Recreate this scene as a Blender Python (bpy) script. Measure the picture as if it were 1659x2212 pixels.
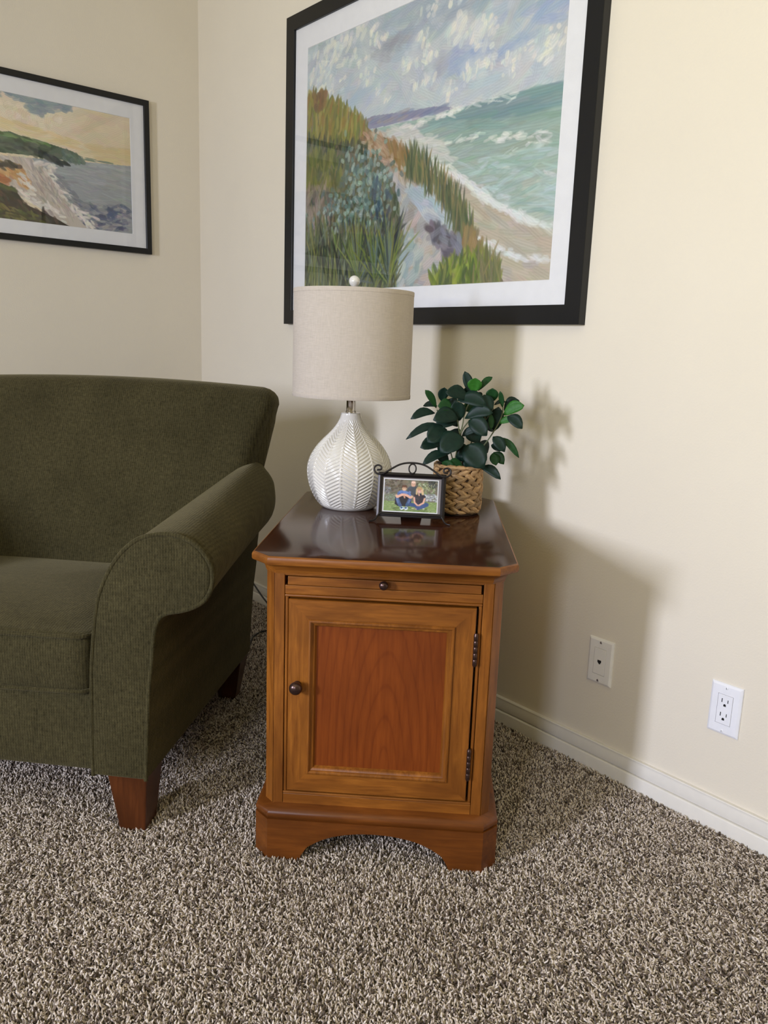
import bpy, bmesh, math, random
import numpy as np
from mathutils import Vector, Matrix

for o in list(bpy.data.objects):
    bpy.data.objects.remove(o)
SC = bpy.context.scene
COL = SC.collection
RS = math.radians

# ------------------------------------------------------------------ camera
cam_d = bpy.data.cameras.new('camera')
cam = bpy.data.objects.new('camera', cam_d)
COL.objects.link(cam)
cam_d.sensor_fit = 'VERTICAL'
cam_d.sensor_height = 36.0
cam_d.sensor_width = 27.0
cam_d.lens = 1740.23 / 2212.0 * 36.0
cam_d.clip_start = 0.05
_r = Vector((0.63832, 0.76898, 0.03488))
_u = Vector((-0.17619, 0.10185, 0.97907))
_f = Vector((-0.74933, 0.63111, -0.20050))
cam.matrix_world = Matrix(((_r.x, _u.x, -_f.x, 3.1326),
                           (_r.y, _u.y, -_f.y, -1.6088),
                           (_r.z, _u.z, -_f.z, 1.0096),
                           (0, 0, 0, 1)))
SC.camera = cam

# ------------------------------------------------------------------ world, light, exposure
world = bpy.data.worlds.new('daylight')
SC.world = world
world.use_nodes = True
bg = world.node_tree.nodes['Background']
bg.inputs['Color'].default_value = (0.75, 0.87, 1.0, 1)
bg.inputs['Strength'].default_value = 1.0

ROOM_X, ROOM_Y, ROOM_Z = 6.8, -4.3, 2.62


def window_light(name, x, z, w, h, power, color, tilt, spread, y=ROOM_Y + 0.06):
    """daylight entering through one window opening of the wall behind the camera"""
    d = bpy.data.lights.new(name, 'AREA')
    d.shape = 'RECTANGLE'
    d.size, d.size_y = w, h
    d.energy = power
    d.color = color
    d.spread = RS(spread)
    o = bpy.data.objects.new(name, d)
    COL.objects.link(o)
    o.location = (x, y, z)
    o.rotation_euler = (RS(90 + tilt), 0, 0)   # tilt > 0 throws the light upwards
    return o


WIN_A = (1.78, 2.20, 1.00, 1.86)    # x0, x1, z0, z1
WIN_B = (3.75, 4.35, 1.00, 1.86)
SKY, LAWN = (0.89, 0.95, 1.19), (1.0, 0.92, 0.30)
window_light('window_sky_light', 1.99, 1.41, 0.36, 0.74, 51, SKY, -15, 128)
window_light('window_lawn_light', 1.99, 1.03, 0.36, 0.04, 5, LAWN, 46, 110)
window_light('window_sky_light', 4.05, 1.44, 0.54, 0.74, 33, SKY, -6, 140)
window_light('window_lawn_light', 4.05, 1.03, 0.54, 0.04, 38, LAWN, 42, 110)

SC.view_settings.view_transform = 'Standard'
SC.view_settings.look = 'None'
SC.view_settings.gamma = 1.0
SC.view_settings.exposure = 0.0
SC.view_settings.use_curve_mapping = False


# ------------------------------------------------------------------ helpers
def s2l(c):
    c = np.asarray(c, float) / 255.0
    return np.where(c <= 0.04045, c / 12.92, ((c + 0.055) / 1.055) ** 2.4)


def rgb(*c):
    return tuple(float(v) for v in s2l(c)) + (1.0,)


def tag(o, label=None, cat=None, group=None, kind=None):
    if label: o['label'] = label
    if cat: o['category'] = cat
    if group: o['group'] = group
    if kind: o['kind'] = kind
    return o


def empty(name, loc=(0, 0, 0), rz=0.0):
    o = bpy.data.objects.new(name, None)
    COL.objects.link(o)
    o.location = loc
    o.rotation_euler = (0, 0, rz)
    o.empty_display_size = 0.05
    return o


def link_mesh(name, me, mat=None, parent=None, smooth=None):
    o = bpy.data.objects.new(name, me)
    COL.objects.link(o)
    if mat is not None and not me.materials:
        for m in (mat if isinstance(mat, (list, tuple)) else [mat]):
            me.materials.append(m)
    if parent is not None:
        o.parent = parent
    if smooth is not None:
        me.polygons.foreach_set('use_smooth', [True] * len(me.polygons))
        if smooth < 179:
            me.set_sharp_from_angle(angle=RS(smooth))
    return o


class MB:
    """collects vertices and faces of one mesh"""
    def __init__(self):
        self.v, self.f, self.mi = [], [], []

    def add(self, vs, fs, m=0):
        b = len(self.v)
        self.v += [tuple(map(float, p)) for p in vs]
        self.f += [[i + b for i in f] for f in fs]
        self.mi += [m] * len(fs)
        return self

    def box(self, x0, x1, y0, y1, z0, z1, m=0):
        vs = [(x, y, z) for z in (z0, z1) for y in (y0, y1) for x in (x0, x1)]
        return self.add(vs, [(0, 2, 3, 1), (4, 5, 7, 6), (0, 1, 5, 4), (2, 6, 7, 3), (0, 4, 6, 2), (1, 3, 7, 5)], m)

    def prism(self, poly, z0, z1, m=0):
        """poly: list of (x, y), extruded in z"""
        n = len(poly)
        vs = [(x, y, z0) for x, y in poly] + [(x, y, z1) for x, y in poly]
        return self.add(vs, [list(range(n))[::-1], list(range(n, 2 * n))] + [(i, (i + 1) % n, n + (i + 1) % n, n + i) for i in range(n)], m)

    def rings(self, rs, close=True, caps=(True, True), m=0):
        n = len(rs[0])
        vs = [p for r in rs for p in r]
        fs = []
        for k in range(len(rs) - 1):
            for i in range(n if close else n - 1):
                j = (i + 1) % n
                fs.append((k * n + i, k * n + j, (k + 1) * n + j, (k + 1) * n + i))
        if caps[0]: fs.append(list(range(n))[::-1])
        if caps[1]: fs.append(list(range((len(rs) - 1) * n, len(rs) * n)))
        return self.add(vs, fs, m)

    def lathe(self, prof, n=48, c=(0, 0, 0), caps=(False, False), m=0):
        rs = [[(c[0] + r * math.cos(2 * math.pi * i / n), c[1] + r * math.sin(2 * math.pi * i / n), c[2] + z) for i in range(n)] for r, z in prof]
        return self.rings(rs, True, caps, m)

    def tube(self, pts, r, n=8, caps=True, m=0):
        P = [Vector(p) for p in pts]
        rad = r if isinstance(r, (list, tuple)) else [r] * len(P)
        rs = []
        t0 = (P[1] - P[0]).normalized()
        a = Vector((0, 0, 1)) if abs(t0.z) < 0.9 else Vector((1, 0, 0))
        nrm = t0.cross(a).normalized()
        for i, p in enumerate(P):
            t = (P[min(i + 1, len(P) - 1)] - P[max(i - 1, 0)]).normalized()
            nrm = (nrm - t * nrm.dot(t)).normalized()
            b = t.cross(nrm)
            rs.append([p + (nrm * math.cos(2 * math.pi * k / n) + b * math.sin(2 * math.pi * k / n)) * rad[i] for k in range(n)])
        return self.rings(rs, True, (caps, caps), m)

    def mesh(self, name):
        me = bpy.data.meshes.new(name)
        me.from_pydata(self.v, [], self.f)
        if any(self.mi):
            me.polygons.foreach_set('material_index', self.mi)
        bm = bmesh.new()
        bm.from_mesh(me)
        bmesh.ops.recalc_face_normals(bm, faces=bm.faces)
        bm.to_mesh(me)
        bm.free()
        me.update()
        return me

    def build(self, name, mat, parent=None, smooth=None, bevel=0.0, seg=2, subsurf=0):
        o = link_mesh(name, self.mesh(name), mat, parent, smooth)
        if bevel:
            b = o.modifiers.new('bevel', 'BEVEL')
            b.width = bevel
            b.segments = seg
            b.limit_method = 'ANGLE'
            b.angle_limit = RS(35)
        if subsurf:
            s = o.modifiers.new('subsurf', 'SUBSURF')
            s.levels = s.render_levels = subsurf
        return o


def catmull(pts, per=6, closed=False):
    P = [np.array(p, float) for p in pts]
    n = len(P)
    out = []
    for i in range(n if closed else n - 1):
        g = lambda k: P[k % n] if closed else P[min(max(k, 0), n - 1)]
        p0, p1, p2, p3 = g(i - 1), g(i), g(i + 1), g(i + 2)
        for k in range(per):
            t = k / per
            out.append(0.5 * ((2 * p1) + (-p0 + p2) * t + (2 * p0 - 5 * p1 + 4 * p2 - p3) * t * t + (-p0 + 3 * p1 - 3 * p2 + p3) * t ** 3))
    if not closed: out.append(P[-1])
    return [tuple(p) for p in out]


def rail_rings(x0, x1, z0, z1, prof):
    """prof: (inset, y) profile; four mitred corners of a rectangular ring in the xz plane"""
    return [[(x0 + d, y, z0 + d) for d, y in prof], [(x1 - d, y, z0 + d) for d, y in prof],
            [(x1 - d, y, z1 - d) for d, y in prof], [(x0 + d, y, z1 - d) for d, y in prof]]


def ring_side(x0, x1, z0, z1, prof, k):
    r = rail_rings(x0, x1, z0, z1, prof)
    return MB().rings([r[k], r[(k + 1) % 4]])


def ring_all(x0, x1, z0, z1, prof):
    r = rail_rings(x0, x1, z0, z1, prof)
    m = MB()
    m.rings(r + [r[0]], True, (False, False))
    return m


# ------------------------------------------------------------------ materials
def mat(name, build):
    m = bpy.data.materials.new(name)
    m.use_nodes = True
    nt = m.node_tree
    b = nt.nodes['Principled BSDF']
    build(nt, b)
    return m


def nd(nt, t, **kw):
    n = nt.nodes.new(t)
    for k, v in kw.items():
        if k in n.inputs:
            n.inputs[k].default_value = v
        else:
            setattr(n, k, v)
    return n


def coords(nt, scale=(1, 1, 1), rot=(0, 0, 0), kind='Object'):
    t = nd(nt, 'ShaderNodeTexCoord')
    mp = nd(nt, 'ShaderNodeMapping')
    mp.inputs['Scale'].default_value = scale
    mp.inputs['Rotation'].default_value = rot
    nt.links.new(t.outputs[kind], mp.inputs['Vector'])
    return mp.outputs['Vector']


def noise(nt, vec, scale, detail=3, rough=0.55, dist=0.0):
    n = nd(nt, 'ShaderNodeTexNoise')
    n.inputs['Scale'].default_value = scale
    n.inputs['Detail'].default_value = detail
    n.inputs['Roughness'].default_value = rough
    n.inputs['Distortion'].default_value = dist
    if vec is not None: nt.links.new(vec, n.inputs['Vector'])
    return n.outputs['Fac']


def ramp(nt, fac, stops, interp='LINEAR'):
    r = nd(nt, 'ShaderNodeValToRGB')
    r.color_ramp.interpolation = interp
    e = r.color_ramp.elements
    while len(e) < len(stops): e.new(0.5)
    for i, (p, c) in enumerate(stops):
        e[i].position = p
        e[i].color = c if len(c) == 4 else tuple(c) + (1,)
    nt.links.new(fac, r.inputs['Fac'])
    return r.outputs['Color']


def mixc(nt, fac, a, b, mode='MIX'):
    m = nd(nt, 'ShaderNodeMix')
    m.data_type = 'RGBA'
    m.blend_type = mode
    for s, v in ((m.inputs['Factor'], fac), (m.inputs['A'] if False else m.inputs[6], a), (m.inputs[7], b)):
        if hasattr(v, 'links'): nt.links.new(v, s)
        else: s.default_value = v
    return m.outputs[2]


def bump(nt, b, h, strength, dist):
    n = nd(nt, 'ShaderNodeBump')
    n.inputs['Strength'].default_value = strength
    n.inputs['Distance'].default_value = dist
    nt.links.new(h, n.inputs['Height'])
    nt.links.new(n.outputs['Normal'], b.inputs['Normal'])


def plain(name, col, rough=0.5, metal=0.0, spec=0.5, coat=0.0, var=0.02):
    def f(nt, b):
        v = noise(nt, coords(nt), 40, 2)
        c = [min(1, x * (1 + var)) for x in col[:3]] + [1]
        d = [x * (1 - var) for x in col[:3]] + [1]
        nt.links.new(ramp(nt, v, [(0.3, d), (0.7, c)]), b.inputs['Base Color'])
        b.inputs['Roughness'].default_value = rough
        b.inputs['Metallic'].default_value = metal
        b.inputs['Specular IOR Level'].default_value = spec
        b.inputs['Coat Weight'].default_value = coat
    return mat(name, f)


def wall_paint(nt, b):
    v = coords(nt)
    nt.links.new(ramp(nt, noise(nt, v, 3, 3), [(0.3, (0.720, 0.655, 0.530, 1)), (0.7, (0.740, 0.675, 0.548, 1))]), b.inputs['Base Color'])
    b.inputs['Roughness'].default_value = 0.62
    b.inputs['Specular IOR Level'].default_value = 0.35
    bump(nt, b, noise(nt, v, 210, 3, 0.5), 0.35, 0.0012)


M_wall = mat('cream_wall_paint', wall_paint)
M_ceil = plain('ceiling_paint', (0.82, 0.80, 0.74, 1), 0.9)
M_trim = plain('white_trim_paint', (0.72, 0.685, 0.61, 1), 0.32)
M_plate = plain('white_plastic', (0.80, 0.80, 0.82, 1), 0.28)
M_ivory = plain('ivory_plastic', (0.78, 0.75, 0.68, 1), 0.32)
M_black = plain('black_plastic', (0.012, 0.011, 0.010, 1), 0.5)
M_slot = plain('dark_slot', (0.006, 0.006, 0.006, 1), 0.8)
M_screw = plain('screw_metal', (0.62, 0.60, 0.58, 1), 0.3, 0.8)
M_frame = plain('black_painted_wood', (0.0060, 0.0062, 0.0066, 1), 0.36, 0.0, 0.35)
M_iron = plain('dark_bronze_iron', (0.020, 0.016, 0.015, 1), 0.36, 0.5)
M_bronze = plain('oil_rubbed_bronze', (0.085, 0.050, 0.042, 1), 0.27, 0.85)
M_chrome = plain('polished_nickel', (0.62, 0.59, 0.56, 1), 0.12, 1.0)
M_pearl = plain('pearl_glass', (0.74, 0.72, 0.68, 1), 0.12, 0.1, 0.6, 0.6)
M_mat = plain('white_mat_board', (0.74, 0.74, 0.745, 1), 0.85)


def glass_pane(nt, b):
    nt.nodes.remove(b)
    out = nt.nodes['Material Output']
    fr = nd(nt, 'ShaderNodeFresnel')
    # inside the pane Cycles inverts the index; hand it the inverse there so that a thin pane never mirrors totally
    ge = nd(nt, 'ShaderNodeNewGeometry')
    mr = nd(nt, 'ShaderNodeMapRange')
    mr.inputs['To Min'].default_value = 1.36
    mr.inputs['To Max'].default_value = 1 / 1.36
    nt.links.new(ge.outputs['Backfacing'], mr.inputs['Value'])
    nt.links.new(mr.outputs[0], fr.inputs['IOR'])
    tr = nd(nt, 'ShaderNodeBsdfTransparent')
    gl = nd(nt, 'ShaderNodeBsdfGlossy')
    gl.inputs['Roughness'].default_value = 0.015
    mx = nd(nt, 'ShaderNodeMixShader')
    nt.links.new(fr.outputs[0], mx.inputs[0])
    nt.links.new(tr.outputs[0], mx.inputs[1])
    nt.links.new(gl.outputs[0], mx.inputs[2])
    nt.links.new(mx.outputs[0], out.inputs['Surface'])


M_glass = mat('picture_glass', glass_pane)


def wood(name, dark, light, axis='z', rough=0.36, coat=0.0, fine=1.0, spec=0.34):
    st = {'x': (5, 60, 60), 'y': (60, 5, 60), 'z': (60, 60, 5)}[axis]
    bl = {'x': (3, 9, 9), 'y': (9, 3, 9), 'z': (9, 9, 3)}[axis]

    def f(nt, b):
        g = noise(nt, coords(nt, st), 2.2 * fine, 5, 0.62, 0.6)
        bl_ = noise(nt, coords(nt, bl), 1.6, 3, 0.5, 0.3)
        c = ramp(nt, g, [(0.28, dark), (0.72, light)])
        c2 = mixc(nt, ramp(nt, bl_, [(0.35, (0, 0, 0, 1)), (0.7, (0.8, 0.8, 0.8, 1))]), c, [x * 0.66 for x in dark[:3]] + [1])
        nt.links.new(c2, b.inputs['Base Color'])
        b.inputs['Roughness'].default_value = rough
        b.inputs['Coat Weight'].default_value = coat
        b.inputs['Specular IOR Level'].default_value = spec
        b.inputs['Coat Roughness'].default_value = 0.18
        bump(nt, b, g, 0.04, 0.0006)
    return mat(name, f)


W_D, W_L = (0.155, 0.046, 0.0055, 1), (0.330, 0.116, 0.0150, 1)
M_wx = wood('cherry_wood_across', W_D, W_L, 'x')
M_wz = wood('cherry_wood_upright', W_D, W_L, 'z')
M_wy = wood('cherry_wood_side', W_D, W_L, 'y')
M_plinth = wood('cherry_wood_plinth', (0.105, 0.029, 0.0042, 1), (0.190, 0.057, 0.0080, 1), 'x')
M_top = wood('polished_dark_cherry_top', (0.040, 0.0125, 0.0062, 1), (0.062, 0.020, 0.0095, 1), 'y', 0.12, 0.0, 1.0, 0.2)
M_leg = wood('cherry_chair_leg', (0.060, 0.0165, 0.0045, 1), (0.105, 0.030, 0.0075, 1), 'z', 0.3)
M_inside = plain('dark_cabinet_inside', (0.018, 0.006, 0.002, 1), 0.7)


def panel_wood(nt, b):
    t = nd(nt, 'ShaderNodeTexCoord')
    sep = nd(nt, 'ShaderNodeSeparateXYZ')
    nt.links.new(t.outputs['Object'], sep.inputs[0])
    wob = noise(nt, coords(nt, (9, 9, 3.0)), 1.0, 3, 0.5)

    def math_(op, a, c):
        m = nd(nt, 'ShaderNodeMath', operation=op)
        for s, v in zip(m.inputs, (a, c)):
            if v is None: continue
            if hasattr(v, 'links'): nt.links.new(v, s)
            else: s.default_value = v
        return m.outputs[0]
    wb = math_('MULTIPLY', math_('SUBTRACT', wob, 0.5), 0.03)
    x = math_('ADD', math_('SUBTRACT', sep.outputs['X'], 0.012), wb)
    z = math_('MULTIPLY', math_('SUBTRACT', sep.outputs['Z'], 0.20), 0.23)
    r = math_('SQRT', math_('ADD', math_('MULTIPLY', x, x), math_('MULTIPLY', z, z)), None)
    r = math_('ADD', r, math_('MULTIPLY', wb, 0.4))
    sn = math_('SINE', math_('MULTIPLY', r, 430.0), None)
    ring = math_('MULTIPLY', math_('ADD', sn, 1.0), 0.5)
    fine = noise(nt, coords(nt, (90, 90, 6)), 2.0, 5, 0.6)
    blot = noise(nt, coords(nt, (7, 7, 4)), 1.5, 2)
    c = ramp(nt, ring, [(0.0, (0.135, 0.0270, 0.0032, 1)), (0.10, (0.175, 0.0380, 0.0045, 1)), (1.0, (0.196, 0.0440, 0.0052, 1))])
    c = mixc(nt, 0.45, c, ramp(nt, fine, [(0.3, (0.110, 0.0210, 0.0030, 1)), (0.7, (0.235, 0.055, 0.0075, 1))]))
    c = mixc(nt, ramp(nt, blot, [(0.4, (0, 0, 0, 1)), (0.75, (0.4, 0.4, 0.4, 1))]), c, (0.085, 0.016, 0.003, 1))
    nt.links.new(c, b.inputs['Base Color'])
    b.inputs['Roughness'].default_value = 0.36
    b.inputs['Specular IOR Level'].default_value = 0.3


M_panel = mat('cathedral_grain_cherry_panel', panel_wood)


def fabric_mat(name, dark, light, bstr):
    """chenille: upright ribs broken into slubs, crossed by finer threads"""
    def f(nt, b):
        def mt(op, a, c=None):
            m = nd(nt, 'ShaderNodeMath', operation=op)
            for s, v in zip(m.inputs, (a, c)):
                if v is None: continue
                if hasattr(v, 'links'): nt.links.new(v, s)
                else: s.default_value = v
            return m.outputs[0]
        t = nd(nt, 'ShaderNodeTexCoord')
        sep = nd(nt, 'ShaderNodeSeparateXYZ')
        nt.links.new(t.outputs['Object'], sep.inputs[0])
        wob = mt('MULTIPLY', noise(nt, coords(nt, (60, 60, 40)), 1.0, 2), 5.0)
        u = mt('SINE', mt('ADD', mt('MULTIPLY', sep.outputs['X'], 1150.0), wob))
        v = mt('SINE', mt('ADD', mt('MULTIPLY', mt('ADD', sep.outputs['Z'], mt('MULTIPLY', sep.outputs['Y'], 0.8)), 1000.0), mt('MULTIPLY', wob, 1.7)))
        weave = mt('ADD', mt('MULTIPLY', mt('ADD', mt('MULTIPLY', u, 0.6), mt('MULTIPLY', mt('MULTIPLY', u, v), 0.4)), 0.16), 0.5)
        a = noise(nt, coords(nt, (230, 230, 75)), 1.0, 2, 0.6)
        h = noise(nt, coords(nt, (80, 80, 330)), 1.0, 2, 0.6)
        p = noise(nt, coords(nt, (7, 7, 5)), 1.0, 3)
        mx = mixc(nt, 0.45, mixc(nt, 0.42, a, h), weave)
        c = ramp(nt, mx, [(0.34, dark), (0.52, [0.5 * (i + j) for i, j in zip(dark, light)]), (0.68, light)])
        c = mixc(nt, ramp(nt, p, [(0.35, (0, 0, 0, 1)), (0.7, (0.35, 0.35, 0.35, 1))]), c, [x * 0.8 for x in dark[:3]] + [1])
        nt.links.new(c, b.inputs['Base Color'])
        b.inputs['Roughness'].default_value = 0.92
        b.inputs['Specular IOR Level'].default_value = 0.12
        b.inputs['Sheen Weight'].default_value = 0.30
        b.inputs['Sheen Roughness'].default_value = 0.45
        b.inputs['Sheen Tint'].default_value = (0.55, 0.47, 0.27, 1)
        bump(nt, b, mx, bstr, 0.0022)
    return mat(name, f)


M_fab = fabric_mat('olive_chenille', (0.0160, 0.0132, 0.0042, 1), (0.088, 0.0735, 0.0310, 1), 0.9)


def linen(nt, b):
    a = noise(nt, coords(nt, (60, 60, 900)), 1.0, 3, 0.6)
    h = noise(nt, coords(nt, (700, 700, 60)), 1.0, 2, 0.5)
    mx = mixc(nt, 0.4, a, h)
    nt.links.new(ramp(nt, mx, [(0.3, (0.43, 0.375, 0.31, 1)), (0.7, (0.55, 0.485, 0.41, 1))]), b.inputs['Base Color'])
    b.inputs['Roughness'].default_value = 0.9
    b.inputs['Specular IOR Level'].default_value = 0.2
    bump(nt, b, mx, 0.25, 0.0008)


M_linen = mat('linen_shade', linen)


def ceramic(nt, b):
    v = noise(nt, coords(nt), 12, 3)
    nt.links.new(ramp(nt, v, [(0.3, (0.66, 0.625, 0.55, 1)), (0.7, (0.71, 0.675, 0.605, 1))]), b.inputs['Base Color'])
    b.inputs['Roughness'].default_value = 0.16
    b.inputs['Coat Weight'].default_value = 0.5
    b.inputs['Coat Roughness'].default_value = 0.05


M_ceramic = mat('glazed_white_ceramic', ceramic)


def leaf_mat(name, dark, light):
    def f(nt, b):
        v = noise(nt, coords(nt, kind='Generated'), 5, 3)
        nt.links.new(ramp(nt, v, [(0.3, dark), (0.75, light)]), b.inputs['Base Color'])
        b.inputs['Roughness'].default_value = 0.48
        b.inputs['Specular IOR Level'].default_value = 0.22
    return mat(name, f)


M_leaf = [leaf_mat('dark_leaf', (0.0042, 0.016, 0.0105, 1), (0.0075, 0.027, 0.0165, 1)),
          leaf_mat('mid_leaf', (0.008, 0.042, 0.010, 1), (0.013, 0.062, 0.014, 1)),
          leaf_mat('bright_leaf', (0.020, 0.105, 0.010, 1), (0.035, 0.155, 0.018, 1))]
M_stem = plain('plant_stem', (0.10, 0.115, 0.05, 1), 0.6)
M_soil = plain('dark_soil', (0.012, 0.009, 0.006, 1), 0.9)


def straw(nt, b):
    oi = nd(nt, 'ShaderNodeObjectInfo')
    g = noise(nt, coords(nt, (40, 340, 340)), 1.0, 3, 0.6)
    c = ramp(nt, g, [(0.28, (0.23, 0.128, 0.052, 1)), (0.55, (0.50, 0.315, 0.148, 1)), (0.8, (0.70, 0.49, 0.255, 1))])
    k = ramp(nt, oi.outputs['Random'], [(0.0, (0.55, 0.55, 0.55, 1)), (0.5, (0.95, 0.93, 0.9, 1)), (1.0, (1.15, 1.12, 1.1, 1))])
    nt.links.new(mixc(nt, 1.0, c, k, 'MULTIPLY'), b.inputs['Base Color'])
    b.inputs['Roughness'].default_value = 0.6
    bump(nt, b, g, 0.5, 0.0015)


M_straw = mat('braided_water_hyacinth', straw)
M_basket = plain('basket_lining', (0.045, 0.024, 0.012, 1), 0.85)


def vcol_mat(name, rough=0.6):
    def f(nt, b):
        a = nd(nt, 'ShaderNodeVertexColor')
        a.layer_name = 'paint'
        nt.links.new(a.outputs['Color'], b.inputs['Base Color'])
        b.inputs['Roughness'].default_value = rough
        b.inputs['Specular IOR Level'].default_value = 0.2
    return mat(name, f)


M_print = vcol_mat('art_print_inks')
M_photo = vcol_mat('glossy_photo_inks', 0.25)


def pile(nt, b):
    oi = nd(nt, 'ShaderNodeObjectInfo')
    c = ramp(nt, oi.outputs['Random'], [(0.0, (0.105, 0.074, 0.053, 1)), (0.17, (0.24, 0.186, 0.145, 1)), (0.38, (0.55, 0.462, 0.380, 1)),
                                       (0.72, (0.72, 0.630, 0.535, 1))], 'CONSTANT')
    nt.links.new(c, b.inputs['Base Color'])
    b.inputs['Roughness'].default_value = 0.9
    b.inputs['Specular IOR Level'].default_value = 0.15
    b.inputs['Sheen Weight'].default_value = 0.2


M_pile = mat('frieze_carpet_yarn', pile)


def carpet_base(nt, b):
    n = noise(nt, coords(nt), 190, 3, 0.7)
    nt.links.new(ramp(nt, n, [(0.35, (0.08, 0.062, 0.05, 1)), (0.5, (0.25, 0.21, 0.18, 1)), (0.65, (0.46, 0.40, 0.35, 1))]), b.inputs['Base Color'])
    b.inputs['Roughness'].default_value = 0.95
    bump(nt, b, n, 0.8, 0.006)


M_cbase = mat('speckled_carpet', carpet_base)

# ------------------------------------------------------------------ the room
FZ = -0.006      # carpet backing; the pile rises from here to just above z = 0


def struct(name, mb, m, **k):
    o = mb.build(name, m, **k)
    o['kind'] = 'structure'
    return o


T = 0.14
floor = struct('floor', MB().box(-T, ROOM_X + T, ROOM_Y - T, T, FZ - 0.1, FZ), M_cbase)
struct('ceiling', MB().box(-T, ROOM_X + T, ROOM_Y - T, T, ROOM_Z, ROOM_Z + 0.1), M_ceil)
struct('wall_right', MB().box(0, ROOM_X + T, 0, T, FZ, ROOM_Z), M_wall)
struct('wall_left', MB().box(-T, 0, ROOM_Y - T, T, FZ, ROOM_Z), M_wall)
struct('wall_far', MB().box(ROOM_X, ROOM_X + T, ROOM_Y - T, 0, FZ, ROOM_Z), M_wall)
m = MB()
xs = [0, WIN_A[0], WIN_A[1], WIN_B[0], WIN_B[1], ROOM_X]
for i in range(0, 5, 2):
    m.box(xs[i], xs[i + 1], ROOM_Y - T, ROOM_Y, FZ, ROOM_Z)
for wn in (WIN_A, WIN_B):
    m.box(wn[0], wn[1], ROOM_Y - T, ROOM_Y, FZ, wn[2])
    m.box(wn[0], wn[1], ROOM_Y - T, ROOM_Y, wn[3], ROOM_Z)
struct('wall_back', m, M_wall)
for i, wn in enumerate((WIN_A, WIN_B)):
    e = empty('window_%d' % (i + 1), ((wn[0] + wn[1]) / 2, ROOM_Y - 0.07, wn[2]))
    e['kind'] = 'structure'
    hw, h = (wn[1] - wn[0]) / 2, wn[3] - wn[2]
    ring_all(-hw, hw, 0, h, [(0, -0.03), (0.035, -0.03), (0.035, 0.03), (0, 0.03), (0, -0.03)]).build('window_frame', M_trim, e)
    MB().box(-hw + 0.03, hw - 0.03, -0.004, 0.004, 0.03, h - 0.03).build('pane', M_glass, e)

# baseboards: stepped profile, (distance from wall, height)
BB = [(0.0, FZ), (0.0150, FZ), (0.0150, 0.0325), (0.0140, 0.0350), (0.0118, 0.0362), (0.0070, 0.0366), (0.0068, 0.0388), (0.0112, 0.0400), (0.0118, 0.0430), (0.0112, 0.0540),
      (0.0092, 0.0650), (0.0085, 0.0680), (0.0090, 0.0705), (0.0075, 0.0726), (0.0, 0.0732)]
struct('baseboard_right', MB().rings([[(x, -d, z) for d, z in BB] for x in (0.0, ROOM_X)]), M_trim, smooth=40)
struct('baseboard_left', MB().rings([[(d, y, z) for d, z in BB] for y in (-0.0155, ROOM_Y)]), M_trim, smooth=40)


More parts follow.
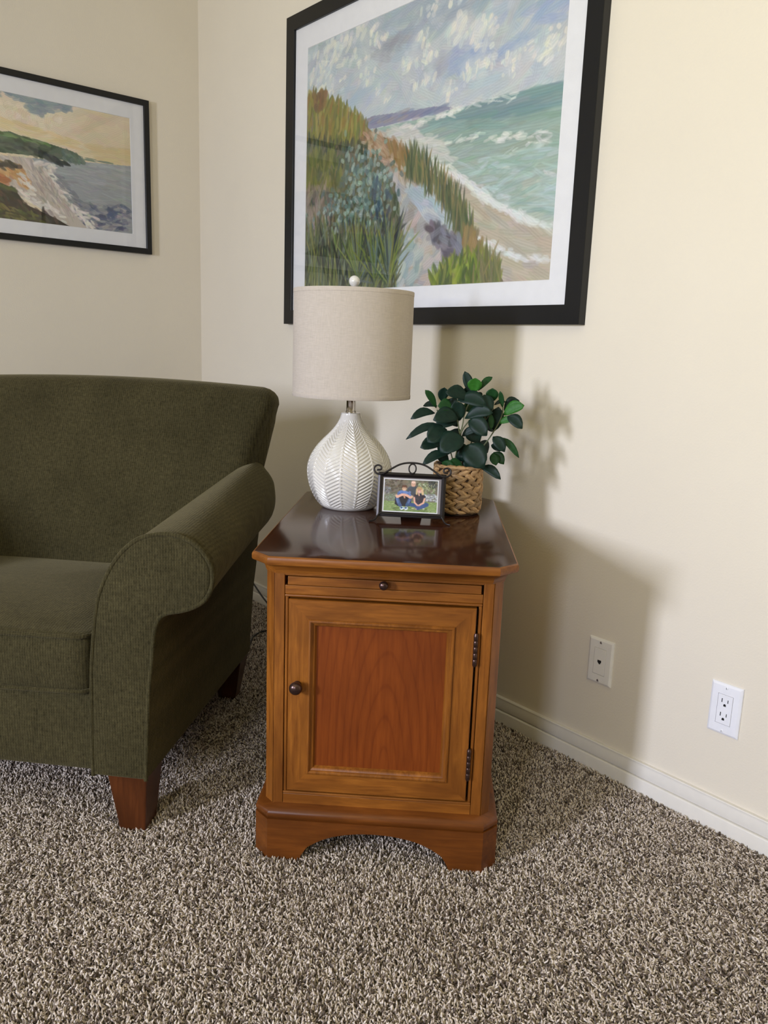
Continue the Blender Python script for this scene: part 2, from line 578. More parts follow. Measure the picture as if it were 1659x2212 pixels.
# carpet pile: one twisted tuft, instanced on jittered points (nobody could count it)
def carpet():
    rng = np.random.default_rng(7)
    sp = 0.0037
    gx, gy = np.meshgrid(np.arange(0.40, 2.95, sp), np.arange(-1.75, -0.012, sp))
    x = gx.ravel() + rng.uniform(-0.5, 0.5, gx.size) * sp
    y = gy.ravel() + rng.uniform(-0.5, 0.5, gx.size) * sp
    keep = (y < -0.013) & (y > -1.75 + 0.5 * np.clip(1.6 - x, 0, 1)) & (x - y > 0.45) & (x - y < 4.2) & (y < 0.62 * (3.0 - x))
    x, y = x[keep], y[keep]
    n = len(x)
    me = bpy.data.meshes.new('carpet_pile')
    me.vertices.add(n)
    co = np.stack([x, y, np.full(n, FZ)], 1)
    me.vertices.foreach_set('co', co.ravel())
    # slow swirls in how the pile leans, plus jitter
    lean = 0.50 + 0.45 * rng.random(n)
    ang = 2.6 * np.sin(3.1 * x + 1.7 * np.sin(2.3 * y)) + 1.9 * np.cos(4.1 * y + x) + rng.normal(0, 1.3, n)
    rot = np.stack([lean * np.cos(ang), lean * np.sin(ang), rng.uniform(0, 6.28, n)], 1)
    a = me.attributes.new('rot', 'FLOAT_VECTOR', 'POINT')
    a.data.foreach_set('vector', rot.ravel())
    s = rng.uniform(0.80, 1.30, n)
    a = me.attributes.new('scl', 'FLOAT', 'POINT')
    a.data.foreach_set('value', s)
    ob = link_mesh('carpet_pile', me, None, floor)
    ob['kind'] = 'stuff'
    ob['label'] = 'speckled taupe and brown cut pile of the carpet'

    # tuft: a short bent, fraying strand
    tm = MB()
    rs = []
    for t, r, bx in ((0, 0.0014, 0), (0.0050, 0.0018, 0.0003), (0.0092, 0.0017, 0.0013), (0.0116, 0.0007, 0.0027)):
        rs.append([(bx + r * math.cos(k * math.pi / 2 + t * 190), r * 0.8 * math.sin(k * math.pi / 2 + t * 190), t) for k in range(4)])
    tm.rings(rs, True, (False, True))
    tme = tm.mesh('carpet_tuft')
    tme.materials.append(M_pile)
    tme.polygons.foreach_set('use_smooth', [True] * len(tme.polygons))

    ng = bpy.data.node_groups.new('pile_instances', 'GeometryNodeTree')
    ng.interface.new_socket('Geometry', in_out='INPUT', socket_type='NodeSocketGeometry')
    ng.interface.new_socket('Geometry', in_out='OUTPUT', socket_type='NodeSocketGeometry')
    gi, go = ng.nodes.new('NodeGroupInput'), ng.nodes.new('NodeGroupOutput')
    m2p = ng.nodes.new('GeometryNodeMeshToPoints')
    iop = ng.nodes.new('GeometryNodeInstanceOnPoints')
    # the strand itself is built inside the node tree so that no second object is needed
    tuft_ob = bpy.data.objects.new('carpet_tuft', tme)
    oi = ng.nodes.new('GeometryNodeObjectInfo')
    oi.inputs['Object'].default_value = tuft_ob
    r_ = ng.nodes.new('GeometryNodeInputNamedAttribute')
    r_.data_type = 'FLOAT_VECTOR'
    r_.inputs['Name'].default_value = 'rot'
    s_ = ng.nodes.new('GeometryNodeInputNamedAttribute')
    s_.data_type = 'FLOAT'
    s_.inputs['Name'].default_value = 'scl'
    L = ng.links.new
    L(gi.outputs[0], m2p.inputs['Mesh'])
    L(m2p.outputs[0], iop.inputs['Points'])
    L(oi.outputs['Geometry'], iop.inputs['Instance'])
    L(r_.outputs['Attribute'], iop.inputs['Rotation'])
    L(s_.outputs['Attribute'], iop.inputs['Scale'])
    L(iop.outputs[0], go.inputs[0])
    md = ob.modifiers.new('pile', 'NODES')
    md.node_group = ng


carpet()


# ------------------------------------------------------------------ cabinet (rotated 46.75 deg across the corner)
CAB = (2.0423, -0.6861)
CTH = 0.81596
cab = tag(empty('side_cabinet', (CAB[0], CAB[1], FZ), CTH), 'cherry wood end table cabinet with one panelled door and clipped corners', 'cabinet')
_c, _s = math.cos(CTH), math.sin(CTH)


def cabw(X, Y, Z):
    return (CAB[0] + _c * X - _s * Y, CAB[1] + _s * X + _c * Y, Z)


class CB(MB):
    """meshes given in cabinet coordinates (z from the carpet top); the Empty stands on the carpet backing"""
    def build(self, name, *a, **k):
        self.v = [(x, y, z - FZ) for x, y, z in self.v]
        return MB.build(self, name, *a, **k)


def octo(hw, y0, y1, ch, z):
    return [(-hw + ch, y0, z), (hw - ch, y0, z), (hw, y0 + ch, z), (hw, y1 - ch, z), (hw - ch, y1, z), (-hw + ch, y1, z), (-hw, y1 - ch, z), (-hw, y0 + ch, z)]


YB = 0.648            # back of the base
# top slab: polished face on a lighter moulded edge
tp = CB()
TZ = 0.6317
prof = [(0.0100, 0.6140), (0.0035, 0.6143), (0.0010, 0.6160), (0.0, 0.6185), (0.0, 0.6260), (0.0012, 0.6292), (0.0040, 0.6312)]
tp.rings([octo(0.2465 - d, -0.0300 + d, 0.678 - d, 0.0362 - 0.41 * d, z) for d, z in prof], True, (True, False), 0)
tp.rings([octo(0.2465 - d, -0.0300 + d, 0.678 - d, 0.0362 - 0.41 * d, z) for d, z in ((0.0040, 0.6312), (0.0062, TZ))], True, (False, True), 1)
top_o = tp.build('tabletop', [M_wx, M_top], cab, smooth=28)
# crown moulding under the top
cr = CB()
prof = [(0.0, 0.5865), (0.0022, 0.5868), (0.0026, 0.5895), (0.0040, 0.5905), (0.0052, 0.5950), (0.0090, 0.6010), (0.0155, 0.6060), (0.0175, 0.6072), (0.0178, 0.6100), (0.0235, 0.6112), (0.0280, 0.6150)]
cr.rings([octo(0.2245 + d * 0.55, 0.0200 - d * 1.15, 0.640 + d, 0.0225 + d * 0.3, z) for d, z in prof])
cr.build('crown_moulding', M_wx, cab, smooth=30)
# carcass behind the face frame
bd = CB()
bd.prism([(-0.2245, 0.0435), (0.2245, 0.0435), (0.2245, 0.635), (-0.2245, 0.635)], 0.095, 0.600)
bd.build('carcass', [M_wy], cab)
MB_in = CB().box(-0.183, 0.183, 0.0415, 0.0434, 0.125, 0.586)
MB_in.build('opening_back', M_inside, cab)
for sx in (-1, 1):
    # corner post: clipped corner plus a flat stile
    q = [(sx * 0.2245, 0.0620), (sx * 0.2245, 0.0400), (sx * 0.2068, 0.0212), (sx * 0.2068, 0.0620)]
    CB().prism(q, 0.106, 0.589).build('corner_post', M_wz, cab, bevel=0.0012)
    a, b = sorted((sx * 0.2062, sx * 0.1868))
    CB().box(a, b, 0.0206, 0.0434, 0.108, 0.589).build('stile', M_wz, cab, bevel=0.0012)
    a, b = sorted((sx * 0.1860, sx * 0.1795))
    CB().box(a, b, 0.0222, 0.0434, 0.137, 0.544).build('opening_bead', M_wz, cab, bevel=0.0022, seg=3)
CB().box(-0.1865, 0.1865, 0.0206, 0.0434, 0.5832, 0.5895).build('upper_rail', M_wx, cab, bevel=0.0008)
CB().box(-0.1862, 0.1862, 0.0206, 0.0434, 0.5470, 0.5642).build('middle_rail', M_wx, cab, bevel=0.0012)
CB().box(-0.1862, 0.1862, 0.0185, 0.0434, 0.5415, 0.5468).build('rail_bead', M_wx, cab, bevel=0.0022, seg=3)
CB().box(-0.1862, 0.1862, 0.0206, 0.0434, 0.1060, 0.1330).build('bottom_rail', M_wx, cab, bevel=0.001)
CB().box(-0.1862, 0.1862, 0.0190, 0.0434, 0.1333, 0.1385).build('bottom_bead', M_wx, cab, bevel=0.0022, seg=3)


def knob(parent, x, y, z, r, name='knob'):
    prof = [(r * 0.42, 0), (r * 0.62, r * 0.05), (r * 0.62, r * 0.16), (r * 0.40, r * 0.30), (r * 0.38, r * 0.62), (r * 0.62, r * 0.80), (r * 0.92, r * 1.10),
            (r, r * 1.45), (r * 0.93, r * 1.80), (r * 0.70, r * 2.06), (r * 0.36, r * 2.2), (r * 0.02, r * 2.24)]
    n = 28
    k = CB()
    k.rings([[(x + a * math.cos(6.28319 * i / n), y - h, z + a * math.sin(6.28319 * i / n)) for i in range(n)] for a, h in prof], True, (True, True))
    o = k.build(name, M_bronze, parent, smooth=60)
    o['label'] = 'round oil-rubbed bronze knob'
    return o


# pull-out tray with its knob
tr = CB().box(-0.1808, 0.1822, 0.0192, 0.0434, 0.5654, 0.5818).build('pull_out_tray', M_wx, cab, bevel=0.001)
knob(tr, 0.0005, 0.0192, 0.5765, 0.0088)

# door: mitred frame, raised moulding, recessed cathedral-grain panel
DX0, DX1, DZ0, DZ1, DY = -0.1782, 0.1757, 0.1420, 0.5378, 0.0170
door = CB().box(DX0 + 0.045, DX1 - 0.045, 0.0255, 0.0350, DZ0 + 0.045, DZ1 - 0.045).build('door', M_panel, cab)
door['label'] = 'recessed red cherry door panel with arched grain'
W = 0.046
pr = [(0.0, 0.036), (0.0, DY + 0.0012), (0.0012, DY), (W, DY), (W, 0.036)]
for k, nm in enumerate(('door_rail', 'door_stile', 'door_rail', 'door_stile')):
    mb = CB()
    src = ring_side(DX0, DX1, DZ0, DZ1, pr, k)
    mb.v, mb.f, mb.mi = src.v, src.f, src.mi
    mb.build(nm, M_wx if k % 2 == 0 else M_wz, door)
mo = [(0.0378, 0.024), (0.0378, 0.0158), (0.0395, 0.0138), (0.0425, 0.0132), (0.0445, 0.0150), (0.0455, 0.0178), (0.0480, 0.0190), (0.0505, 0.0196), (0.0520, 0.0222), (0.0535, 0.0260), (0.0378, 0.0262)]
src = ring_all(DX0, DX1, DZ0, DZ1, mo + [mo[0]])
mb = CB(); mb.v, mb.f, mb.mi = src.v, src.f, src.mi
mb.build('panel_moulding', M_wz, door, smooth=35)
knob(door, -0.1600, DY, 0.3665, 0.0128)
for z0, z1 in ((0.4265, 0.4880), (0.1905, 0.2530)):
    h = CB()
    seg = (z1 - z0) / 5
    x, y, r = 0.1768, 0.0150, 0.0042
    pr = [(0.0006, z0 - 0.003), (0.0030, z0 - 0.002), (0.0036, z0)]
    for k in range(5):
        pr += [(r * 0.86, z0 + k * seg), (r, z0 + k * seg + 0.0008), (r, z0 + (k + 1) * seg - 0.0008), (r * 0.86, z0 + (k + 1) * seg)]
    pr += [(0.0036, z1), (0.0030, z1 + 0.002), (0.0006, z1 + 0.003)]
    h.lathe(pr, 14, (x, y, 0), (True, True))
    h.box(x - 0.0005, x + 0.0005, y, 0.034, z0, z1)
    o = h.build('hinge', M_bronze, door, smooth=40)
    o['label'] = 'bronze barrel hinge'

# plinth: moulding and boards with an arch cut out
pl = CB()
prof = [(0.0035, 0.0862), (0.0012, 0.0905), (0.0, 0.0935), (0.0, 0.0985), (0.0025, 0.1035), (0.0090, 0.1075), (0.0165, 0.1105), (0.0215, 0.1130), (0.0230, 0.1130)]
pl.rings([octo(0.2423 - d * 0.85, 0.0 + d, YB - d, 0.0290 - 0.2 * d, z) for d, z in prof])
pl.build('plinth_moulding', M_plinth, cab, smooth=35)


def arch_board(half, arch):
    h = 0.0864
    a = [(-half, FZ), (-arch - 0.004, FZ), (-arch, FZ + 0.004)]
    f = arch / 0.1495
    up = [(-0.1455, 0.010), (-0.134, 0.0285), (-0.122, 0.0370), (-0.1084, 0.0453), (-0.087, 0.0545), (-0.0626, 0.0610), (-0.032, 0.0658), (0, 0.0672)]
    up = catmull([(x * f, z) for x, z in up], 3)
    return a + list(up) + [(-x, z) for x, z in up[-2::-1]] + [(-x, z) for x, z in a[::-1]] + [(half, h), (-half, h)]


def board(axis, c0, c1, half, arch, mid):
    P = arch_board(half, arch)
    n = len(P)
    mb = CB()
    A = [((x + mid, c0, z) if axis == 'y' else (c0, x + mid, z)) for x, z in P]
    B = [((x + mid, c1, z) if axis == 'y' else (c1, x + mid, z)) for x, z in P]
    # strip triangulation: arch bottom to straight top keeps the cut-out clean
    bm_v = A + B
    fs = [(i, (i + 1) % n, n + (i + 1) % n, n + i) for i in range(n)]
    tops = [((x + mid, c0, 0.0864) if axis == 'y' else (c0, x + mid, 0.0864)) for x, z in P[:-2]]
    topsB = [((x + mid, c1, 0.0864) if axis == 'y' else (c1, x + mid, 0.0864)) for x, z in P[:-2]]
    k = n - 2
    vs = A[:k] + B[:k] + tops + topsB
    fs = []
    for i in range(k - 1):
        fs += [(i, i + 1, k + i + 1, k + i), (i, 2 * k + i, 2 * k + i + 1, i + 1), (k + i, k + i + 1, 3 * k + i + 1, 3 * k + i), (2 * k + i, 3 * k + i, 3 * k + i + 1, 2 * k + i + 1)]
    fs += [(0, k, 3 * k, 2 * k), (k - 1, 2 * k - 1 + 0, 4 * k - 1, 3 * k - 1)]
    mb.add(vs, fs)
    return mb


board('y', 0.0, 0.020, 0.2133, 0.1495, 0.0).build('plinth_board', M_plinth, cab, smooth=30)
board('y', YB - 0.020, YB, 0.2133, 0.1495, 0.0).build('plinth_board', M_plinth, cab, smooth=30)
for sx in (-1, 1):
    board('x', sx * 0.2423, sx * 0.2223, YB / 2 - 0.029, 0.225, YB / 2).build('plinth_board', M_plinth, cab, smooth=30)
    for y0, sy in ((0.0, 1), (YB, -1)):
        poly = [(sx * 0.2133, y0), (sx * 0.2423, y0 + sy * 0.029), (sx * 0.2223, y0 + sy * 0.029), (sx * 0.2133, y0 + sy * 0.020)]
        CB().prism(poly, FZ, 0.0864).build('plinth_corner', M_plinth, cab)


# ------------------------------------------------------------------ armchair
TH = RS(43)
CH = (1.6793, -0.9995)
chair = tag(empty('armchair', (CH[0], CH[1], FZ), TH), 'olive green upholstered armchair with rolled arms and wooden legs', 'armchair')
CX = -0.385       # centre line of the chair in its own x


class AC(MB):
    def build(self, name, *a, **k):
        self.v = [(x, y, z - FZ) for x, y, z in self.v]
        return MB.build(self, name, *a, **k)


ARM = [(-0.110, 0.124), (-0.109, 0.20), (-0.107, 0.284), (-0.104, 0.36), (-0.098, 0.422), (-0.087, 0.498), (-0.067, 0.552), (-0.039, 0.597), (-0.004, 0.629), (0.031, 0.642), (0.065, 0.645),
       (0.099, 0.637), (0.124, 0.620), (0.143, 0.592), (0.148, 0.567), (0.144, 0.541), (0.131, 0.519), (0.110, 0.504), (0.084, 0.494), (0.055, 0.487),
       (0.038, 0.474), (0.028, 0.445), (0.022, 0.387), (0.014, 0.318), (0.008, 0.225), (0.003, 0.124)]
ARM_C = catmull(ARM, 4)


def arm_pt(x, z, t, inset=0.0):
    """cross-section of the arm at t = 0 (front) .. 1 (where it dies into the back)"""
    k = min(max((z - 0.40) / 0.18, 0), 1)
    k = k * k * (3 - 2 * k)
    zz = z + 0.050 * t * k
    xx = x
    if x > 0.0:
        xx = x - (0.056 * t) * min(1, x / 0.12) * k
    cx, cz = 0.02, 0.40
    return xx, zz


def make_arm(side):
    """side = 1: the arm on the right of the photograph, -1: its mirror twin"""
    def X(x): return x if side > 0 else 2 * CX - x
    a = AC()
    rs = []
    for t, ins in ((0.0, 0.006), (0.012, 0.0015), (0.03, 0.0), (0.2, 0.0), (0.4, 0.0), (0.6, 0.0), (0.8, 0.0), (0.97, 0.0), (1.04, 0.012), (1.08, 0.035), (1.10, 0.07)):
        y = 0.006 + t * 0.66
        ring = []
        for x, z in ARM_C:
            xx, zz = arm_pt(x, z, t)
            kk = min(max((z - 0.46) / 0.06, 0), 1) if t > 0.9 else 1
            ring.append((X(xx + (0.02 - xx) * ins * 6 * kk), y, zz + ((0.585 if t > 0.9 else 0.40) - zz) * ins * (5 if t > 0.9 else 2) * kk))
        rs.append(ring)
    a.rings(rs)
    arm = a.build('arm', M_fab, chair, smooth=45)
    f = AC()
    rings = []
    for y, s in ((0.004, 0.985), (-0.002, 0.975), (-0.0045, 0.955), (-0.0050, 0.92)):
        rings.append([(X(0.0 + (x - 0.0) * (s if True else 1) - (1 - s) * 0.02), y, 0.39 + (z - 0.39) * (1 - (1 - s) * 0.35)) for x, z in ARM_C])
    f.rings(rings)
    pn = f.build('arm_front_panel', M_fab, arm, smooth=50)
    p = AC()
    # welt follows the scroll from the inner foot over the roll to the outer foot
    path = [(X(x), -0.002, z) for x, z in ARM_C]
    p.tube(path, 0.0048, 8)
    p.build('piping', M_fab, pn, smooth=60)
    # outer side panel that runs back to the rear corner
    s = AC()
    prof = [(0.0, 0.124), (0.004, 0.225), (0.009, 0.318), (0.016, 0.387), (0.020, 0.445), (0.024, 0.50), (0.020, 0.56)]
    rs = []
    for i in range(9):
        t = i / 8
        ring = [(X(x - 0.004), 0.02 + t * (0.700 + 0.165 * (z - 0.124)), z + 0.006 * t * (1 if z < 0.2 else 0)) for x, z in prof]
        ring += [(X(x - 0.075), 0.02 + t * (0.700 + 0.165 * (z - 0.124)), z) for x, z in prof[::-1]]
        rs.append(ring)
    s.rings(rs)
    s.build('side_panel', M_fab, arm, smooth=50, bevel=0.006)


make_arm(1)
make_arm(-1)

# back: a leaning, slightly flared slab with a soft arched crest
b = AC()
front = [(0.455, 0.33), (0.470, 0.40), (0.505, 0.50), (0.555, 0.60), (0.600, 0.70), (0.640, 0.80), (0.664, 0.858), (0.680, 0.885), (0.704, 0.900), (0.735, 0.904), (0.772, 0.900), (0.797, 0.885), (0.808, 0.858)]
rear = [(0.815, 0.80), (0.822, 0.70), (0.822, 0.60), (0.812, 0.50), (0.795, 0.40), (0.770, 0.27), (0.742, 0.135), (0.700, 0.130), (0.60, 0.20)]
prof = catmull(front + rear, 3, True)
cy = {}
sl = [-1.0, -0.992, -0.975, -0.95, -0.915, -0.87, -0.75, -0.6, -0.4, -0.2, 0, 0.2, 0.4, 0.6, 0.75, 0.87, 0.915, 0.95, 0.975, 0.992, 1.0]
rs = []
for s in sl:
    a = max(0.0, (abs(s) - 0.90) / 0.10)
    rd = 1 - math.sqrt(max(0, 1 - a * a))      # quarter round at the ends
    ring = []
    for y, z in prof:
        hw = 0.375 + 0.085 * min(max((z - 0.50) / 0.37, 0), 1) ** 0.9
        if z < 0.5: hw = 0.375
        zc = min(z, 0.84)
        yc = 0.735 if z > 0.8 else 0.47 + (z - 0.33) * 0.30 + 0.14
        yy = y + (yc - y) * 0.80 * rd * (0.6 if z > 0.5 else 0.9)
        zz = z - 0.0160 * s * s * min(max((z - 0.6) / 0.3, 0), 1)
        if z > 0.84: zz -= (z - 0.84) * 0.45 * rd
        ring.append((CX + s * hw, yy, zz))
    rs.append(ring)
b.rings(rs)
b.build('back', M_fab, chair, smooth=60)

# seat cushion, crowned box with welted edges
SX0, SX1 = 2 * CX + 0.1085, -0.1085


def cushion():
    c = AC()
    n = 40
    rs = []
    zs = [(0.306, 0.016), (0.303, 0.004), (0.309, 0.0), (0.345, -0.004), (0.385, -0.005), (0.418, -0.001), (0.4255, 0.004), (0.4265, 0.014)]
    def sq(hx, hy, cx, cyy, z, p=9):
        r = []
        for i in range(96):
            a = 2 * math.pi * (i + 0.5) / 96
            ca, sa = math.cos(a), math.sin(a)
            d = (abs(ca) ** p + abs(sa) ** p) ** (-1 / p)
            r.append((cx + hx * d * ca, cyy + hy * d * sa, z))
        return r
    cx, cyy = (SX0 + SX1) / 2, 0.266
    hx, hy = (SX1 - SX0) / 2, 0.266
    for z, ins in zs:
        rs.append(sq(hx - max(ins, 0), hy - ins, cx, cyy, z, 40))
    for k in (0.85, 0.65, 0.4, 0.15):
        rs.append(sq(hx * k, hy * k, cx, cyy, 0.4265 + 0.026 * (1 - k ** 2.2), 14 * k + 2))
    c.rings(rs)
    o = c.build('seat_cushion', M_fab, chair, smooth=70)
    for z in (0.4235, 0.3065):
        p = AC()
        loop = sq(hx - 0.0005, hy + 0.0045, cx, cyy, z, 40)
        dip = -0.004
        loop = [(x, y, zz + dip * math.cos(6.0 * (x - cx))) for x, y, zz in loop]
        p.tube(loop + [loop[0], loop[1]], 0.0044, 8, False)
        p.build('piping', M_fab, o, smooth=60)


cushion()
r = AC()
rr = []
for x in np.linspace(SX0 + 0.001, SX1 - 0.0005, 9):
    rr.append([(x, y, z) for y, z in ((0.05, 0.128), (0.016, 0.127), (0.009, 0.132), (0.006, 0.16), (0.006, 0.24), (0.010, 0.290), (0.016, 0.300), (0.05, 0.302))])
r.rings(rr)
r.build('front_rail', M_fab, chair, smooth=60)
AC().box(2 * CX + 0.02, -0.02, 0.05, 0.70, 0.128, 0.30).build('seat_deck', M_fab, chair, bevel=0.004)
for sx in (1, -1):
    X = (lambda x: x) if sx > 0 else (lambda x: 2 * CX - x)
    for (x0, x1, y0, y1, bx0, bx1, by0, by1) in ((-0.084, 0.002, 0.004, 0.090, -0.062, -0.007, 0.010, 0.068), (-0.080, 0.000, 0.655, 0.735, -0.070, -0.021, 0.664, 0.708)):
        l = AC()
        q = lambda a0, a1, c0, c1, z: [(X(a0), c0, z), (X(a1), c0, z), (X(a1), c1, z), (X(a0), c1, z)]
        l.rings([q(bx0, bx1, by0, by1, FZ), q(x0, x1, y0, y1, 0.130)])
        l.build('leg', M_leg, chair, bevel=0.003)

# ------------------------------------------------------------------ lamp
LX, LY = -0.1149, 0.4654
lx, ly, _ = cabw(LX, LY, 0)
lamp = tag(empty('table_lamp', (lx, ly, TZ), CTH), 'white herringbone ceramic table lamp with a beige linen drum shade', 'lamp')


def lamp_body():
    P = [(0.0600, 0.0000), (0.0650, 0.0025), (0.0730, 0.0100), (0.0845, 0.0270), (0.0945, 0.0500), (0.0998, 0.0740), (0.1008, 0.0900), (0.0985, 0.1060), (0.0915, 0.1250), (0.0790, 0.1450),
         (0.0650, 0.1610), (0.0500, 0.1760), (0.0385, 0.1890), (0.0305, 0.2010), (0.0258, 0.2110), (0.0232, 0.2190), (0.0226, 0.2220), (0.0222, 0.2238), (0.0190, 0.2245)]
    C = np.array(catmull(P, 14))
    nz = 250
    d = np.concatenate([[0], np.cumsum(np.hypot(*np.diff(C, axis=0).T))])
    s = np.linspace(0, d[-1], nz)
    R, Z = np.interp(s, d, C[:, 0]), np.interp(s, d, C[:, 1])
    nth = 400
    th = np.linspace(0, 2 * np.pi, nth, endpoint=False)
    cols = 16
    vdir = math.atan2(-1.6088 - ly, 3.1326 - lx) - CTH
    ph = (th - vdir - RS(10.8)) / (2 * np.pi / cols)
    k = np.floor(ph).astype(int)
    loc = ph - k
    tri = np.where(k % 2 == 0, loc, 1 - loc)             # zigzag 0..1..0
    S, TRI = np.meshgrid(s, tri, indexing='ij')
    LOC = np.broadcast_to(loc, S.shape)
    wv = (S - 0.021 * TRI) / 0.0088
    fr = wv - np.floor(wv)
    cut = np.clip((np.abs(fr - 0.5) - 0.16) / 0.20, 0, 1)   # 1 on the groove, 0 on the raised rib
    rib = np.minimum(LOC, 1 - LOC)
    col_fade = np.clip((rib - 0.045) / 0.06, 0, 1)
    fade = np.clip((S - 0.012) / 0.010, 0, 1) * np.clip((d[-1] - 0.016 - S) / 0.012, 0, 1)
    depth = 0.0027 * np.interp(R, [0.02, 0.05, 0.1], [0.45, 0.8, 1.0])[:, None]
    H = -depth * cut * col_fade * fade
    N = np.gradient(C[:, 1]); 
    dR, dZ = np.gradient(R), np.gradient(Z)
    ln = np.hypot(dR, dZ)
    nr, nzv = dZ / ln, -dR / ln
    RR = R[:, None] + H * nr[:, None]
    ZZ = Z[:, None] + H * nzv[:, None]
    V = np.stack([RR * np.cos(th), RR * np.sin(th), ZZ], -1).reshape(-1, 3)
    i, j = np.meshgrid(np.arange(nz - 1), np.arange(nth), indexing='ij')
    j2 = (j + 1) % nth
    F = np.stack([i * nth + j, i * nth + j2, (i + 1) * nth + j2, (i + 1) * nth + j], -1).reshape(-1, 4)
    me = bpy.data.meshes.new('lamp_base')
    me.from_pydata(V.tolist(), [], F.tolist() + [list(range(nth))[::-1], list(range((nz - 1) * nth, nz * nth))])
    me.update()
    return link_mesh('lamp_base', me, M_ceramic, lamp, 70)


lamp_body()
MB().lathe([(0.0115, 0.2240), (0.0124, 0.2245), (0.0124, 0.2280), (0.0112, 0.2290), (0.0112, 0.2560), (0.0118, 0.2570), (0.0118, 0.2600), (0.0095, 0.2610)], 32, (0, 0, 0), (True, True)).build('neck', M_chrome, lamp, smooth=40)
MB().lathe([(0.0165, 0.2615), (0.0175, 0.2640), (0.0175, 0.3100), (0.0150, 0.3150)], 24, (0, 0, 0), (True, True)).build('socket', M_black, lamp, smooth=40)
MB().lathe([(0.0130, 0.3150), (0.0140, 0.3300), (0.0240, 0.3600), (0.0300, 0.3850), (0.0260, 0.4100), (0.0130, 0.4230), (0.001, 0.4260)], 24, (0, 0, 0), (True, True)).build('light_bulb', M_pearl, lamp, smooth=60)
SZ0, SZ1, SR = 0.2612, 0.5012, 0.1372
sh = MB()
pr = [(SR, SZ0), (SR + 0.0006, SZ0 + 0.001), (SR + 0.0006, SZ0 + 0.009), (SR, SZ0 + 0.0095)] + [(SR, SZ0 + 0.0095 + (SZ1 - SZ0 - 0.019) * k / 6) for k in range(1, 7)] + [(SR + 0.0006, SZ1 - 0.009), (SR + 0.0006, SZ1 - 0.001), (SR, SZ1),
      (SR - 0.0025, SZ1), (SR - 0.0025, SZ0), (SR, SZ0)]
sh.lathe(pr, 96)
sh.build('lamp_shade', M_linen, lamp, smooth=50)
hp = MB()
hp.tube(catmull([(0, -0.017, 0.268), (0, -0.045, 0.31), (0, -0.058, 0.40), (0, -0.035, 0.485), (0, 0, 0.5015), (0, 0.035, 0.485), (0, 0.058, 0.40), (0, 0.045, 0.31), (0, 0.017, 0.268)], 5), 0.0016, 6)
hp.build('harp', M_chrome, lamp, smooth=60)
sp = MB()
for k in range(3):
    a = 2 * math.pi * k / 3 + 0.4
    sp.tube([(0.006 * math.cos(a), 0.006 * math.sin(a), 0.503), (0.10 * math.cos(a), 0.10 * math.sin(a), 0.497), ((SR - 0.002) * math.cos(a), (SR - 0.002) * math.sin(a), 0.4985)], 0.0016, 6)
sp.lathe([(0.002, 0.5015), (0.012, 0.5015), (0.012, 0.5040), (0.002, 0.5040)], 16, (0, 0, 0))
sp.build('shade_spider', M_chrome, lamp, smooth=60)
MB().lathe([(0.004, 0.5040), (0.0075, 0.5050), (0.0075, 0.5085), (0.0050, 0.5100)], 20, (0, 0, 0), (True, True)).build('finial_stem', M_chrome, lamp, smooth=40)
MB().lathe([(0.0045, 0.5095), (0.0085, 0.5125), (0.0118, 0.5175), (0.0125, 0.5225), (0.0115, 0.5275), (0.0085, 0.5315), (0.0045, 0.5340), (0.0004, 0.5347)], 28, (0, 0, 0), (True, True)).build('finial', M_pearl, lamp, smooth=70)

# ------------------------------------------------------------------ potted plant
PX, PY = 0.1432, 0.4578
px_, py_, _ = cabw(PX, PY, 0)
plant = tag(empty('potted_plant', (px_, py_, TZ), CTH), 'small leafy rubber plant in a braided water hyacinth basket', 'plant')
PH = 0.1165


def pot_r(z):
    t = z / PH
    return 0.0545 + 0.0020 * math.sin(t * 3.1) + 0.0012 * t


pb = MB()
pb.lathe([(0.05, 0.001)] + [(pot_r(PH * k / 10) - 0.0048, max(0.001, PH * k / 10)) for k in range(11)] + [(pot_r(PH) - 0.012, PH - 0.002), (pot_r(PH) - 0.012, PH - 0.018)], 40, (0, 0, 0), (True, False))
basket = pb.build('basket', M_basket, plant, smooth=60)
MB().lathe([(0.0445, PH - 0.014), (0.03, PH - 0.010), (0.001, PH - 0.008)], 24, (0, 0, 0), (False, True)).build('soil', M_soil, plant, smooth=60)


def strand_mesh(L, Wd, Tk, seed):
    """a fat leaf-shaped loop of flattened fibre, lying in the xz plane, bulging towards -y"""
    rng = random.Random(seed)
    nu, nv = 6, 6
    rs = []
    for i in range(nu + 1):
        t = i / nu
        w = max(0.10, math.sin(math.pi * min(1, t * 0.94 + 0.03)) ** 0.62)
        ring = []
        for k in range(nv):
            a = 2 * math.pi * k / nv
            ring.append(((t - 0.5) * L, -Tk * w * math.sin(a) + 0.002 * (2 * t - 1) ** 2, Wd * w * math.cos(a) + 0.0012 * rng.uniform(-1, 1) * w))
        rs.append(ring)
    m = MB()
    m.rings(rs)
    me = m.mesh('strand')
    me.materials.append(M_straw)
    me.polygons.foreach_set('use_smooth', [True] * len(me.polygons))
    return me


SM = [strand_mesh(0.0345, 0.0068, 0.0054, k) for k in range(4)]
SM2 = [strand_mesh(0.0320, 0.0052, 0.0054, 10 + k) for k in range(3)]
rnd = random.Random(3)


